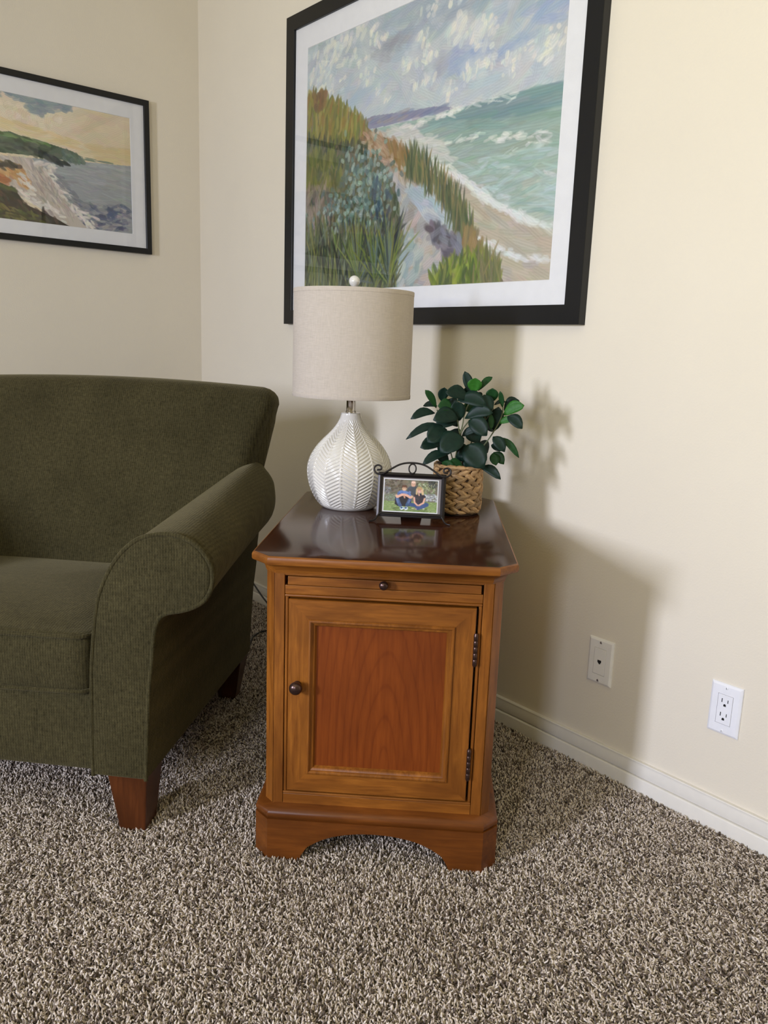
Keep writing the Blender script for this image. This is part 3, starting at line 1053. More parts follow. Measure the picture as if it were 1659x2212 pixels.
def place_strand(me, ang, z, tilt, out=0.0, sc=1.0):
    o = bpy.data.objects.new('strand', me)
    COL.objects.link(o)
    o.parent = basket
    r = pot_r(z) - 0.0030 + out
    # local -y points outwards at angle ang
    rot = Matrix.Rotation(ang + math.pi / 2, 4, 'Z') @ Matrix.Rotation(tilt, 4, 'Y')
    o.matrix_local = Matrix.Translation((r * math.cos(ang), r * math.sin(ang), z)) @ rot @ Matrix.Scale(sc, 4)
    return o


ROWS = 5
rowh = (PH - 0.022) / ROWS
for rI in range(ROWS):
    zc = 0.012 + (rI + 0.5) * rowh
    nseg = 13
    for k in range(nseg):
        a = 2 * math.pi * (k + 0.31 * rI) / nseg
        place_strand(rnd.choice(SM), a + rnd.uniform(-.03, .03), zc + rowh * 0.25, RS(-24 + rnd.uniform(-9, 9)), rnd.uniform(0, 0.0014), rnd.uniform(0.92, 1.14))
        place_strand(rnd.choice(SM), a + math.pi / nseg + rnd.uniform(-.03, .03), zc - rowh * 0.25, RS(24 + rnd.uniform(-9, 9)), rnd.uniform(0, 0.0014), rnd.uniform(0.92, 1.14))
for z, n, ou in ((PH - 0.004, 17, 0.0012), (0.0098, 13, -0.0005)):
    for k in range(n):
        place_strand(rnd.choice(SM2), 2 * math.pi * k / n + rnd.uniform(-.04, .04), z, RS(rnd.uniform(2, 10)), ou + rnd.uniform(0, .001), rnd.uniform(0.95, 1.1))

# leaves: (base u, base v, tip u, tip v, half width, depth towards viewer at base, at tip, tone) on a grid of 1/3170 m cells, pot axis at u = 725, rim at v = 705
LEAVES = [
    (795, 215, 732, 42, 30, 0.00, 0.00, 0), (805, 185, 812, 84, 44, 0.01, 0.02, 2), (838, 175, 935, 75, 20, 0.00, -0.01, 1),
    (575, 262, 592, 160, 33, 0.00, 0.01, 0), (540, 310, 453, 182, 23, 0.01, 0.02, 1), (545, 298, 440, 300, 18, 0.00, 0.00, 0),
    (532, 345, 358, 390, 28, 0.01, 0.03, 0), (660, 305, 552, 288, 38, 0.02, 0.03, 1), (770, 240, 602, 190, 42, 0.01, 0.03, 0),
    (775, 240, 742, 158, 36, -0.01, 0.00, 0), (690, 245, 905, 275, 46, 0.01, 0.03, 0), (878, 200, 935, 312, 36, 0.01, 0.03, 0),
    (940, 255, 940, 153, 38, -0.01, 0.00, 1), (1022, 290, 994, 170, 16, 0.00, 0.01, 1), (958, 272, 1042, 246, 13, 0.00, 0.00, 0),
    (1036, 312, 1142, 235, 40, -0.02, -0.02, 0), (1030, 342, 1172, 261, 37, 0.00, 0.02, 2), (1058, 345, 1167, 424, 36, 0.01, 0.03, 0),
    (1005, 402, 1092, 372, 22, 0.00, 0.01, 2), (705, 372, 524, 386, 50, 0.02, 0.045, 0), (715, 392, 680, 252, 46, 0.01, 0.02, 0),
    (750, 372, 948, 318, 40, 0.02, 0.04, 0), (972, 462, 992, 284, 44, -0.01, 0.00, 0), (780, 380, 915, 478, 52, 0.03, 0.05, 0),
    (705, 400, 535, 440, 42, 0.01, 0.02, 0), (610, 442, 330, 537, 25, 0.01, 0.03, 0), (625, 455, 490, 545, 58, 0.02, 0.045, 0),
    (752, 505, 588, 606, 70, 0.035, 0.06, 0), (585, 570, 438, 592, 40, 0.01, 0.03, 0), (735, 505, 838, 452, 24, 0.01, 0.02, 0),
    (870, 545, 770, 440, 56, 0.00, 0.01, 0), (760, 562, 905, 706, 74, 0.035, 0.06, 0), (700, 640, 805, 610, 46, 0.01, 0.02, 0),
    (962, 492, 1052, 594, 35, 0.02, 0.03, 0), (1015, 500, 1160, 636, 21, 0.01, 0.02, 1), (955, 560, 1042, 592, 32, 0.00, 0.01, 0),
    (968, 615, 998, 698, 30, 0.01, 0.02, 1), (975, 612, 1056, 692, 30, 0.00, 0.01, 1), (885, 716, 1035, 788, 29, 0.02, 0.04, 0),
    (645, 630, 459, 712, 30, 0.02, 0.04, 0), (600, 690, 695, 738, 26, 0.03, 0.045, 1), (755, 702, 640, 716, 32, 0.03, 0.04, 1),
    (820, 680, 775, 745, 36, 0.02, 0.03, 0), (938, 332, 946, 442, 18, 0.01, 0.02, 1), (860, 250, 820, 195, 30, -0.02, -0.02, 0),
    (640, 380, 545, 440, 40, -0.02, -0.03, 0), (900, 400, 985, 470, 40, -0.03, -0.05, 0), (820, 330, 730, 300, 40, -0.03, -0.05, 1),
    (860, 560, 940, 640, 40, -0.03, -0.06, 0), (640, 540, 560, 640, 40, -0.03, -0.06, 0), (760, 260, 800, 330, 40, -0.04, -0.06, 1),
    (890, 300, 950, 380, 42, -0.04, -0.07, 0), (700, 450, 620, 400, 42, -0.04, -0.07, 0), (830, 620, 880, 690, 40, -0.03, -0.05, 0),
    (690, 600, 600, 660, 34, -0.02, -0.04, 0), (720, 560, 640, 480, 50, -0.01, -0.02, 0), (870, 480, 800, 540, 50, -0.02, -0.02, 0), (800, 420, 880, 350, 48, -0.02, -0.02, 0),
    (650, 705, 560, 640, 34, 0.01, 0.02, 0), (850, 700, 930, 640, 36, 0.0, 0.01, 0), (780, 690, 720, 600, 46, 0.0, 0.01, 0), (840, 690, 870, 590, 40, -0.01, -0.02, 0),
    (640, 430, 560, 360, 36, -0.01, -0.02, 0), (880, 420, 950, 330, 36, -0.02, -0.03, 0), (690, 330, 620, 250, 38, -0.02, -0.03, 0), (840, 300, 800, 215, 34, -0.02, -0.03, 0),
]
CELL = 1 / 3170.0
# directions of the plant as one looks at it from the front of the room, in plant coordinates
_vw = Vector((3.1326 - px_, -1.6088 - py_, 0)).normalized()
_rt = Vector((-_vw.y, _vw.x, 0))
_inv = Matrix.Rotation(-CTH, 3, 'Z')
V_T, V_R, V_U = _inv @ _vw, _inv @ _rt, Vector((0, 0, 1))


def plant_pt(u, v, d):
    return V_R * ((u - 725) * CELL) + V_U * (PH + (705 - v) * CELL * 1.02) + V_T * d


def leaf(i, L):
    bu, bv, tu, tv, w, d0, d1, tone = L
    rng = random.Random(100 + i)
    B, Tp = plant_pt(bu, bv, d0), plant_pt(tu, tv, d1)
    ax = Tp - B
    ln = ax.length
    ax.normalize()
    nrm = (V_T + V_U * 0.35 + V_R * rng.uniform(-0.25, 0.25))
    nrm = (nrm - ax * nrm.dot(ax)).normalized()
    wd = ax.cross(nrm).normalized()
    hw = w * CELL * 1.22
    m = MB()
    nseg = 7
    rows = []
    horiz = Vector((ax.x, ax.y, 0)).length
    for k in range(nseg + 1):
        t = k / nseg
        ww = hw * (math.sin(math.pi * t ** 1.12) ** 0.62) if 0 < t < 1 else 0
        ww = max(ww, hw * 0.05)
        droop = 0.16 * ln * horiz * math.sin(math.pi * t)
        c = B + ax * (ln * t) + V_U * droop
        rows.append([c - wd * ww + nrm * ww * 0.20, c - wd * ww * 0.5 + nrm * ww * 0.06, c, c + wd * ww * 0.5 + nrm * ww * 0.06, c + wd * ww + nrm * ww * 0.20])
    vs = [p for r in rows for p in r]
    fs = [(k * 5 + j, k * 5 + j + 1, (k + 1) * 5 + j + 1, (k + 1) * 5 + j) for k in range(nseg) for j in range(4)]
    m.add(vs, fs)
    o = m.build('leaf', M_leaf[tone], plant, smooth=180)
    s = o.modifiers.new('thickness', 'SOLIDIFY')
    s.thickness = 0.0005
    if tone == 2: o['label'] = 'bright young leaf'


for i, L in enumerate(LEAVES): leaf(i, L)
STEMS = [[(690, 735, 0), (700, 640, .01), (722, 500, .02), (742, 370, .01), (715, 300, 0), (690, 250, 0)],
         [(742, 370, .01), (760, 300, .01), (790, 240, .0), (806, 185, .0)],
         [(800, 735, -.01), (850, 640, -.01), (920, 540, 0), (985, 430, 0), (1020, 345, 0), (1024, 285, 0)],
         [(730, 735, -.02), (790, 600, -.02), (860, 450, -.02), (940, 330, -.01), (955, 260, -.01)],
         [(722, 500, .02), (745, 440, .02), (785, 385, .02)], [(700, 735, 0), (665, 640, .0), (640, 520, .01), (600, 440, .01), (545, 320, .01)],
         [(722, 500, .02), (705, 410, .02), (690, 372, .02)], [(860, 450, -.02), (900, 380, -.02), (870, 260, -.02)]]
for st in STEMS:
    m = MB()
    pts = [plant_pt(*p) for p in st]
    m.tube(catmull(pts, 4), 0.0016, 6)
    m.build('stem', M_stem, plant, smooth=60)


# ------------------------------------------------------------------ painted prints
class Canvas:
    def __init__(self, w, h, col, seed=1):
        self.w, self.h = w, h
        self.a = np.empty((h, w, 3))
        self.a[:] = np.array(col, float)
        self.rng = np.random.default_rng(seed)

    def stroke(self, s, t, L, Wd, ang, col, alpha=0.85):
        """brush mark centred at (s, t) in 0..1, t upwards; L, Wd in units of the width; ang in radians"""
        x, y = s * self.w, (1 - t) * self.h
        l, wd = L * self.w / 2, Wd * self.w / 2
        R = max(l, wd) + 2
        x0, x1, y0, y1 = int(max(0, x - R)), int(min(self.w, x + R + 1)), int(max(0, y - R)), int(min(self.h, y + R + 1))
        if x1 <= x0 or y1 <= y0: return
        X, Y = np.meshgrid(np.arange(x0, x1) + 0.5 - x, np.arange(y0, y1) + 0.5 - y)
        c, s_ = math.cos(ang), math.sin(ang)
        u, v = X * c - Y * s_, X * s_ + Y * c
        r = (np.abs(u) / max(l, .6)) ** 3 + (np.abs(v) / max(wd, .6)) ** 2.4
        m = np.clip((1.15 - r) * 1.6, 0, 1) * alpha
        ph = self.rng.uniform(0, 6.28)
        m = m * (0.86 + 0.14 * np.sin(v * (2.2 + 2 * ph / 6.28) + ph + u * 0.08))
        col = np.array(col, float) + self.rng.normal(0, 3.5, 3)
        sub = self.a[y0:y1, x0:x1]
        shade = 1 + 0.05 * np.sin(v * 1.7 + ph)
        sub += (np.clip(col, 0, 255) * shade[..., None] - sub) * m[..., None]

    def inside(self, poly):
        Y, X = np.mgrid[0:self.h, 0:self.w]
        S, T_ = (X + 0.5) / self.w, 1 - (Y + 0.5) / self.h
        ins = np.zeros(S.shape, bool)
        n = len(poly)
        for i in range(n):
            (xa, ya), (xb, yb) = poly[i], poly[(i + 1) % n]
            if ya == yb: continue
            c = ((ya > T_) != (yb > T_)) & (S < (xb - xa) * (T_ - ya) / (yb - ya) + xa)
            ins ^= c
        return ins

    def fill(self, poly, col, var=0, soft=1.0):
        m = self.inside(poly)
        self.a[m] += (np.array(col, float) - self.a[m]) * soft
        if var: self.a[m] += self.rng.normal(0, var, (int(m.sum()), 1))
        return m

    def scatter(self, poly, n, L, Wd, ang, cols, alpha=0.8, dang=0.3, xy=None):
        """n brush marks with centres inside poly"""
        P = np.array(poly)
        mn, mx = P.min(0), P.max(0)
        msk = self.inside(poly)
        k = 0
        tries = 0
        while k < n and tries < n * 30:
            tries += 1
            s, t = self.rng.uniform(mn[0], mx[0]), self.rng.uniform(mn[1], mx[1])
            i, j = int((1 - t) * self.h), int(s * self.w)
            if not (0 <= i < self.h and 0 <= j < self.w) or not msk[i, j]: continue
            c = cols(s, t) if callable(cols) else cols[self.rng.integers(len(cols))]
            a = ang(s, t) if callable(ang) else ang
            f = self.rng.uniform(0.6, 1.35)
            self.stroke(s, t, L * f, Wd * self.rng.uniform(0.7, 1.3), a + self.rng.normal(0, dang), c, alpha)
            k += 1

    def mesh(self, name, frame):
        """frame(s, t) -> 3d point; one vertex per paint cell"""
        w, h = self.w, self.h
        s = np.arange(w + 0) / (w - 1)
        t = 1 - np.arange(h) / (h - 1)
        S, T_ = np.meshgrid(s, t)
        V = frame(S, T_).reshape(-1, 3)
        i, j = np.meshgrid(np.arange(h - 1), np.arange(w - 1), indexing='ij')
        F = np.stack([i * w + j, (i + 1) * w + j, (i + 1) * w + j + 1, i * w + j + 1], -1).reshape(-1, 4)
        me = bpy.data.meshes.new(name)
        me.vertices.add(len(V))
        me.vertices.foreach_set('co', V.ravel())
        me.loops.add(F.size)
        me.loops.foreach_set('vertex_index', F.ravel().astype(np.int32))
        me.polygons.add(len(F))
        me.polygons.foreach_set('loop_start', (np.arange(len(F)) * 4).astype(np.int32))
        me.polygons.foreach_set('loop_total', np.full(len(F), 4, np.int32))
        me.update(calc_edges=True)
        at = me.color_attributes.new('paint', 'FLOAT_COLOR', 'POINT')
        lin = s2l(np.clip(self.a, 0, 255)).reshape(-1, 3)
        at.data.foreach_set('color', np.concatenate([lin, np.ones((len(lin), 1))], 1).astype(np.float32).ravel())
        me.validate()
        return me


def paint_dunes():
    c = Canvas(560, 402, (182, 190, 192), 5)
    r = c.rng
    HOR = 0.585
    sky = [(0, 0.5), (1, 0.5), (1, 1), (0, 1)]

    def skycol(s, t):
        k = r.random()
        base = np.array((184, 191, 192)) + (t - 0.75) * np.array((-46, -38, -34))
        if t > 0.9: base = base * 0.6 + np.array((146, 164, 170)) * 0.4
        if k < 0.24: return base * 0.55 + np.array((158, 174, 192)) * 0.45
        if k < 0.36: return base * 0.55 + np.array((162, 162, 168)) * 0.45
        if k < 0.48: return base * 0.5 + np.array((196, 202, 196)) * 0.5
        return base
    c.scatter(sky, 1500, 0.085, 0.022, lambda s, t: 0.25 + 0.5 * math.sin(5 * s + 3 * t), skycol, 0.6, 0.5)
    # blue and violet breaks
    for s, t, L, col in ((0.79, 0.775, 0.20, (132, 152, 196)), (0.70, 0.74, 0.16, (140, 158, 198)), (0.93, 0.80, 0.16, (136, 152, 194)), (0.42, 0.88, 0.16, (140, 140, 152)), (0.60, 0.90, 0.2, (142, 156, 172)),
                         (0.30, 0.74, 0.18, (160, 176, 196)), (0.57, 0.74, 0.12, (158, 156, 172)), (0.85, 0.93, 0.25, (132, 156, 170)), (0.5, 0.97, 0.25, (150, 164, 176)), (0.2, 0.72, 0.15, (164, 180, 194)), (0.75, 0.66, 0.25, (176, 186, 200)), (0.4, 0.66, 0.2, (176, 188, 198))):
        for _ in range(9):
            c.stroke(s + r.normal(0, L * .3), t + r.normal(0, .022), L * r.uniform(.4, .8), 0.022, r.normal(0.25, .3), np.array(col) * .8 + np.array((176, 186, 190)) * .2, 0.42)
    # cream cloud dabs
    for s, t, n, sp, w in ((0.12, 0.945, 34, 0.060, .026), (0.20, 0.97, 22, 0.05, .028), (0.05, 0.90, 14, 0.03, .018), (0.07, 0.835, 18, 0.035, .016), (0.13, 0.82, 8, .02, .016), (0.295, 0.80, 10, 0.020, .020), (0.345, 0.735, 5, 0.012, .016),
                           (0.47, 0.80, 12, 0.020, .022), (0.55, 0.79, 10, 0.022, .022), (0.546, 0.722, 9, 0.020, .020), (0.666, 0.855, 16, 0.020, .030), (0.725, 0.81, 18, 0.025, .028), (0.77, 0.83, 8, .02, .02), (0.756, 0.716, 12, 0.020, .022),
                           (0.836, 0.70, 9, 0.016, .020), (0.70, 0.70, 8, .016, .018), (0.633, 0.66, 8, 0.018, .018), (0.965, 0.70, 16, 0.026, .022), (0.90, 0.71, 6, .02, .016), (0.85, 0.66, 5, .015, .013), (0.38, 0.70, 5, .012, .013), (0.52, 0.86, 8, .02, .022), (0.33, 0.93, 10, .03, .022), (0.60, 0.95, 10, .04, .024), (0.88, 0.98, 10, .05, .022), (0.25, 0.88, 8, .03, .018)):
        for _ in range(n):
            c.stroke(s + r.normal(0, sp * 1.3), t + r.normal(0, sp), .05, .032, r.normal(.3, .5), (200, 206, 204), 0.16)
        for _ in range(int(n * 1.5)):
            c.stroke(s + r.normal(0, sp), t + r.normal(0, sp * 0.8), r.uniform(.4, 1.3) * w * 1.2, w * r.uniform(.4, .8), r.normal(0.9, .6), r.choice([(222, 220, 204), (212, 212, 202), (200, 206, 204), (228, 224, 206), (196, 204, 206)]), 0.62)
    # sea
    sea = [(0.30, 0.60), (0.60, HOR), (1, HOR), (1, 0), (0.30, 0)]
    c.fill([(0.30, 0.605), (0.64, HOR + .003), (1, HOR - .002), (1, 0), (0.3, 0)], (152, 174, 164))

    def seacol(s, t):
        k = (HOR - t) / 0.4
        a = np.array((122, 150, 148)) * max(0, 1 - k * 3) + np.array((148, 168, 156)) * min(1, k * 3) if k < .33 else np.array((148, 168, 156)) + (k - .33) * np.array((34, 22, 24))
        if s < 0.68 and t > 0.4: a = a * (0.25 + s * .9) + np.array((184, 188, 178)) * (0.75 - s * .9)
        return a + r.normal(0, 5)
    c.scatter([(0.36, 0.575), (0.62, HOR), (1, HOR - .01), (1, 0.12), (0.5, 0.4)], 1100, 0.10, 0.014, 0.04, seacol, 0.7, 0.12)
    c.scatter([(0.62, HOR), (1, HOR), (1, HOR - .07), (0.80, HOR - .05)], 120, 0.10, 0.014, 0.0, [(122, 148, 148), (128, 154, 152), (116, 144, 146)], 0.7, 0.05)
    # wet sand and beach
    beach = [(0.31, 0.60), (0.44, 0.565), (0.50, 0.47), (0.60, 0.42), (0.70, 0.35), (0.78, 0.27), (0.885, 0.21), (1.0, 0.155), (1.0, 0), (0.45, 0), (0.3, 0.5)]
    c.fill(beach, (182, 172, 152))
    c.scatter(beach, 420, 0.08, 0.018, lambda s, t: -0.55 + 0.3 * s, [(180, 170, 150), (172, 164, 146), (188, 180, 164), (166, 164, 150), (178, 168, 150)], 0.7, 0.2)
    # glassy shallows near the far beach
    c.scatter([(0.38, 0.585), (0.46, 0.58), (0.60, 0.50), (0.66, 0.42), (0.52, 0.46)], 130, 0.07, 0.014, -0.1, [(192, 194, 186), (180, 186, 178), (202, 200, 192)], 0.6, 0.2)
    # far hills
    c.fill([(0.27, 0.645), (0.33, 0.652), (0.42, 0.640), (0.50, 0.628), (0.58, 0.622), (0.645, 0.603), (0.66, 0.594), (0.58, 0.60), (0.47, 0.603), (0.38, 0.603), (0.31, 0.607)], (140, 142, 160))
    for _ in range(40):
        s = r.uniform(.29, .62)
        c.stroke(s, 0.638 - (s - .28) * .10 + r.normal(0, .007), .05, .012, 0.1, r.choice([(126, 128, 154), (144, 148, 164), (154, 146, 144), (120, 128, 154)]), .6)
    # surf line under the hills and breakers
    for s0, t0, s1, t1, n, w, col in ((0.44, 0.572, 0.66, 0.588, 26, .012, (236, 234, 224)), (0.60, .588, .86, .580, 22, .008, (238, 238, 232)), (0.60, 0.485, 0.75, 0.487, 18, .009, (222, 226, 218)), (0.78, 0.462, 0.90, 0.460, 20, .012, (230, 232, 224)), (0.90, 0.425, 0.96, 0.42, 8, .012, (226, 228, 222)), (0.92, 0.45, 0.985, 0.452, 8, .008, (216, 222, 214)),
                                     (0.845, 0.41, 0.90, 0.405, 7, .008, (208, 218, 212)), (0.82, 0.36, 0.86, 0.355, 5, .009, (216, 222, 216)), (0.95, 0.33, 1.0, 0.31, 6, .009, (214, 220, 214)), (0.50, 0.437, 0.58, 0.437, 14, .007, (232, 230, 222)), (0.46, 0.53, 0.58, 0.515, 14, .010, (212, 214, 206)),
                                     (0.56, 0.435, 0.66, 0.405, 16, .012, (226, 226, 218)), (0.60, 0.415, 0.705, 0.352, 26, .014, (228, 228, 222)), (0.70, 0.355, 0.79, 0.275, 34, .016, (226, 228, 224)), (0.77, 0.29, 0.90, 0.205, 44, .016, (222, 226, 222)), (0.88, 0.215, 1.0, 0.155, 34, .015, (220, 224, 220)),
                                     (0.72, 0.34, 0.86, 0.27, 16, .010, (206, 216, 220)), (0.745, 0.160, 0.905, 0.075, 38, .013, (224, 226, 226)), (0.90, 0.085, 1.0, 0.06, 14, .012, (216, 218, 216))):
        for _ in range(n):
            k = r.random()
            c.stroke(s0 + (s1 - s0) * k + r.normal(0, .006), t0 + (t1 - t0) * k + r.normal(0, .006), r.uniform(.015, .045), w * r.uniform(.5, 1), math.atan2((t1 - t0) * .72, s1 - s0) + r.normal(0, .25), np.array(col) - 8, .5)
    c.scatter([(0.70, 0.40), (1, 0.42), (1, 0.20), (0.86, 0.25)], 120, 0.06, 0.010, 0.05, [(168, 190, 186), (150, 172, 160), (178, 196, 196), (142, 168, 158)], 0.55, 0.25)
    # dune
    dune = [(0, 0.81), (0.07, 0.80), (0.11, 0.765), (0.18, 0.72), (0.25, 0.675), (0.285, 0.64), (0.32, 0.60), (0.43, 0.535), (0.47, 0.49), (0.552, 0.43), (0.60, 0.385), (0.64, 0.35), (0.69, 0.28), (0.735, 0.18), (0.77, 0.14), (0.81, 0.08), (0.86, 0), (0, 0)]
    c.fill(dune, (120, 112, 88))
    up = math.pi / 2
    c.scatter([(0, .82), (.07, .80), (.18, .72), (.25, .675), (.30, .62), (.31, .55), (.2, .55), (0, .63)], 330, .055, .012, up - .12, [(140, 132, 66), (116, 118, 58), (154, 146, 84), (94, 98, 52), (138, 112, 62), (106, 110, 66), (124, 124, 56)], .8, .25)
    c.scatter([(.02, .82), (.1, .80), (.11, .74), (.05, .75)], 30, .03, .016, up, [(122, 90, 62), (104, 82, 58), (132, 102, 66)], .7, .5)
    c.scatter([(.0, .64), (.2, .57), (.31, .56), (.30, .51), (.15, .52), (0, .57)], 110, .05, .012, up, [(62, 72, 54), (78, 84, 66), (52, 62, 52)], .75, .3)
    # ochre ridge and sandy path
    c.scatter([(.30, .60), (.43, .535), (.47, .49), (.50, .44), (.46, .36), (.38, .38), (.30, .50)], 240, .06, .014, -.75, [(158, 136, 108), (176, 152, 126), (138, 110, 82), (188, 170, 148), (150, 124, 92)], .8, .3)
    c.scatter([(.40, .535), (.47, .49), (.54, .43), (.52, .40), (.44, .47)], 80, .05, .012, up + .3, [(134, 104, 66), (116, 104, 60), (150, 124, 84)], .75, .3)
    path = [(.40, .44), (.49, .37), (.59, .355), (.63, .30), (.68, .20), (.64, .15), (.66, .0), (.44, 0), (.47, .12), (.50, .22), (.42, .35)]
    c.scatter(path, 300, .065, .024, lambda s, t: -.5 + 1.2 * math.sin(9 * t), [(174, 172, 166), (160, 162, 164), (186, 180, 172), (180, 168, 154), (156, 156, 160), (168, 174, 178), (150, 144, 132)], .8, .4)
    c.scatter([(.50, .36), (.59, .355), (.67, .22), (.56, .24)], 90, .06, .02, -.6, [(168, 184, 192), (184, 192, 194), (156, 172, 180)], .75, .3)
    c.scatter([(.42, .13), (.50, .20), (.56, .10), (.52, 0), (.44, 0)], 70, .05, .022, .9, [(170, 180, 174), (150, 166, 166), (192, 192, 182), (136, 150, 152)], .75, .6)
    # shrubs at the left: grey greens with blue accents
    c.scatter([(0, .60), (.30, .53), (.40, .44), (.46, .30), (.48, .16), (.43, 0), (0, 0)], 900, .055, .014, up, lambda s, t: [(78, 84, 62), (96, 100, 78), (62, 70, 56), (110, 106, 84), (122, 112, 92), (88, 98, 62), (72, 84, 72)][r.integers(7)], .75, .45)
    c.scatter([(0, .58), (.14, .55), (.2, .46), (.12, .40), (0, .44)], 130, .05, .012, up, [(104, 110, 52), (86, 94, 44), (124, 122, 66), (74, 82, 48)], .75, .3)
    c.scatter([(0, .44), (.12, .42), (.15, .32), (.06, .26), (0, .28)], 100, .05, .013, up, [(142, 126, 110), (120, 108, 98), (150, 140, 126), (98, 96, 84)], .7, .5)
    for s, t, n, sx, st in ((.27, .47, 90, .06, .05), (.29, .37, 110, .07, .05), (.22, .30, 70, .05, .05), (.34, .28, 60, .04, .04), (.38, .42, 30, .03, .03), (.12, .30, 40, .05, .05)):
        for _ in range(n):
            c.stroke(s + r.normal(0, sx), t + r.normal(0, st), r.uniform(.012, .026), .013, r.uniform(0, 3.14), r.choice([(126, 152, 142), (146, 168, 156), (104, 130, 126), (90, 112, 108), (158, 176, 166), (84, 104, 96)]), .8)
    for s, t in ((.36, .36), (.24, .22), (.41, .20), (.30, .18), (.38, .27)):
        for _ in range(14): c.stroke(s + r.normal(0, .025), t + r.normal(0, .035), .035, .012, up + r.normal(0, .4), r.choice([(54, 74, 96), (48, 62, 78), (62, 88, 100)]), .7)
    # long foreground grass
    c.scatter([(0, .28), (.2, .24), (.45, .22), (.45, 0), (0, 0)], 620, .10, .008, lambda s, t: up + (s - .22) * -1.2, lambda s, t: [(74, 84, 56), (94, 104, 60), (124, 130, 74), (54, 62, 50), (86, 94, 78), (44, 50, 44), (140, 142, 96), (108, 118, 104)][r.integers(8)], .8, .28)
    for cx_ in (.28, .36, .42):
        for _ in range(60):
            a = up + r.normal(0, .38)
            L = r.uniform(.08, .17)
            c.stroke(cx_ + math.cos(a) * L * .5, .03 + math.sin(a) * L * .68 + r.uniform(-.03, .06), L, .0065, a, r.choice([(94, 108, 60), (62, 74, 52), (128, 138, 76), (48, 58, 60), (94, 110, 104), (112, 122, 58)]), .85)
    # grass spikes along the dune edge
    for s, t in ((.50, .44), (.53, .42), (.56, .41), (.585, .37), (.62, .34), (.645, .31), (.67, .27), (.69, .235), (.71, .20), (.73, .165)):
        for _ in range(24):
            a = up + r.normal(0.12, .17)
            L = r.uniform(.05, .12)
            c.stroke(s + r.normal(0, .010), t - .03 + L * .4, L, .007, a, r.choice([(92, 102, 68), (74, 86, 58), (112, 116, 76), (132, 120, 80), (60, 72, 56)]), .8)
    # violet shadow bank, ochre and green tuft
    c.scatter([(.57, .21), (.64, .20), (.70, .15), (.735, .09), (.70, .07), (.64, .12)], 110, .05, .018, -.6, [(108, 102, 112), (86, 84, 96), (130, 126, 134), (76, 72, 78), (128, 136, 142)], .7, .5)
    c.scatter([(.71, .20), (.74, .17), (.78, .12), (.78, .08), (.72, .09)], 50, .05, .014, up, [(150, 128, 84), (132, 112, 72), (116, 104, 74)], .8, .3)
    c.scatter([(.60, .02), (.66, .09), (.72, .10), (.78, .10), (.83, .05), (.86, 0), (.60, 0)], 190, .06, .010, up, [(118, 136, 48), (142, 154, 62), (92, 112, 44), (84, 96, 52), (126, 128, 72), (70, 88, 46)], .8, .45)
    c.scatter([(.76, .10), (.82, .08), (.86, 0), (.78, 0)], 50, .08, .006, up + .15, [(130, 120, 84), (98, 100, 66), (112, 112, 80)], .75, .3)
    return c


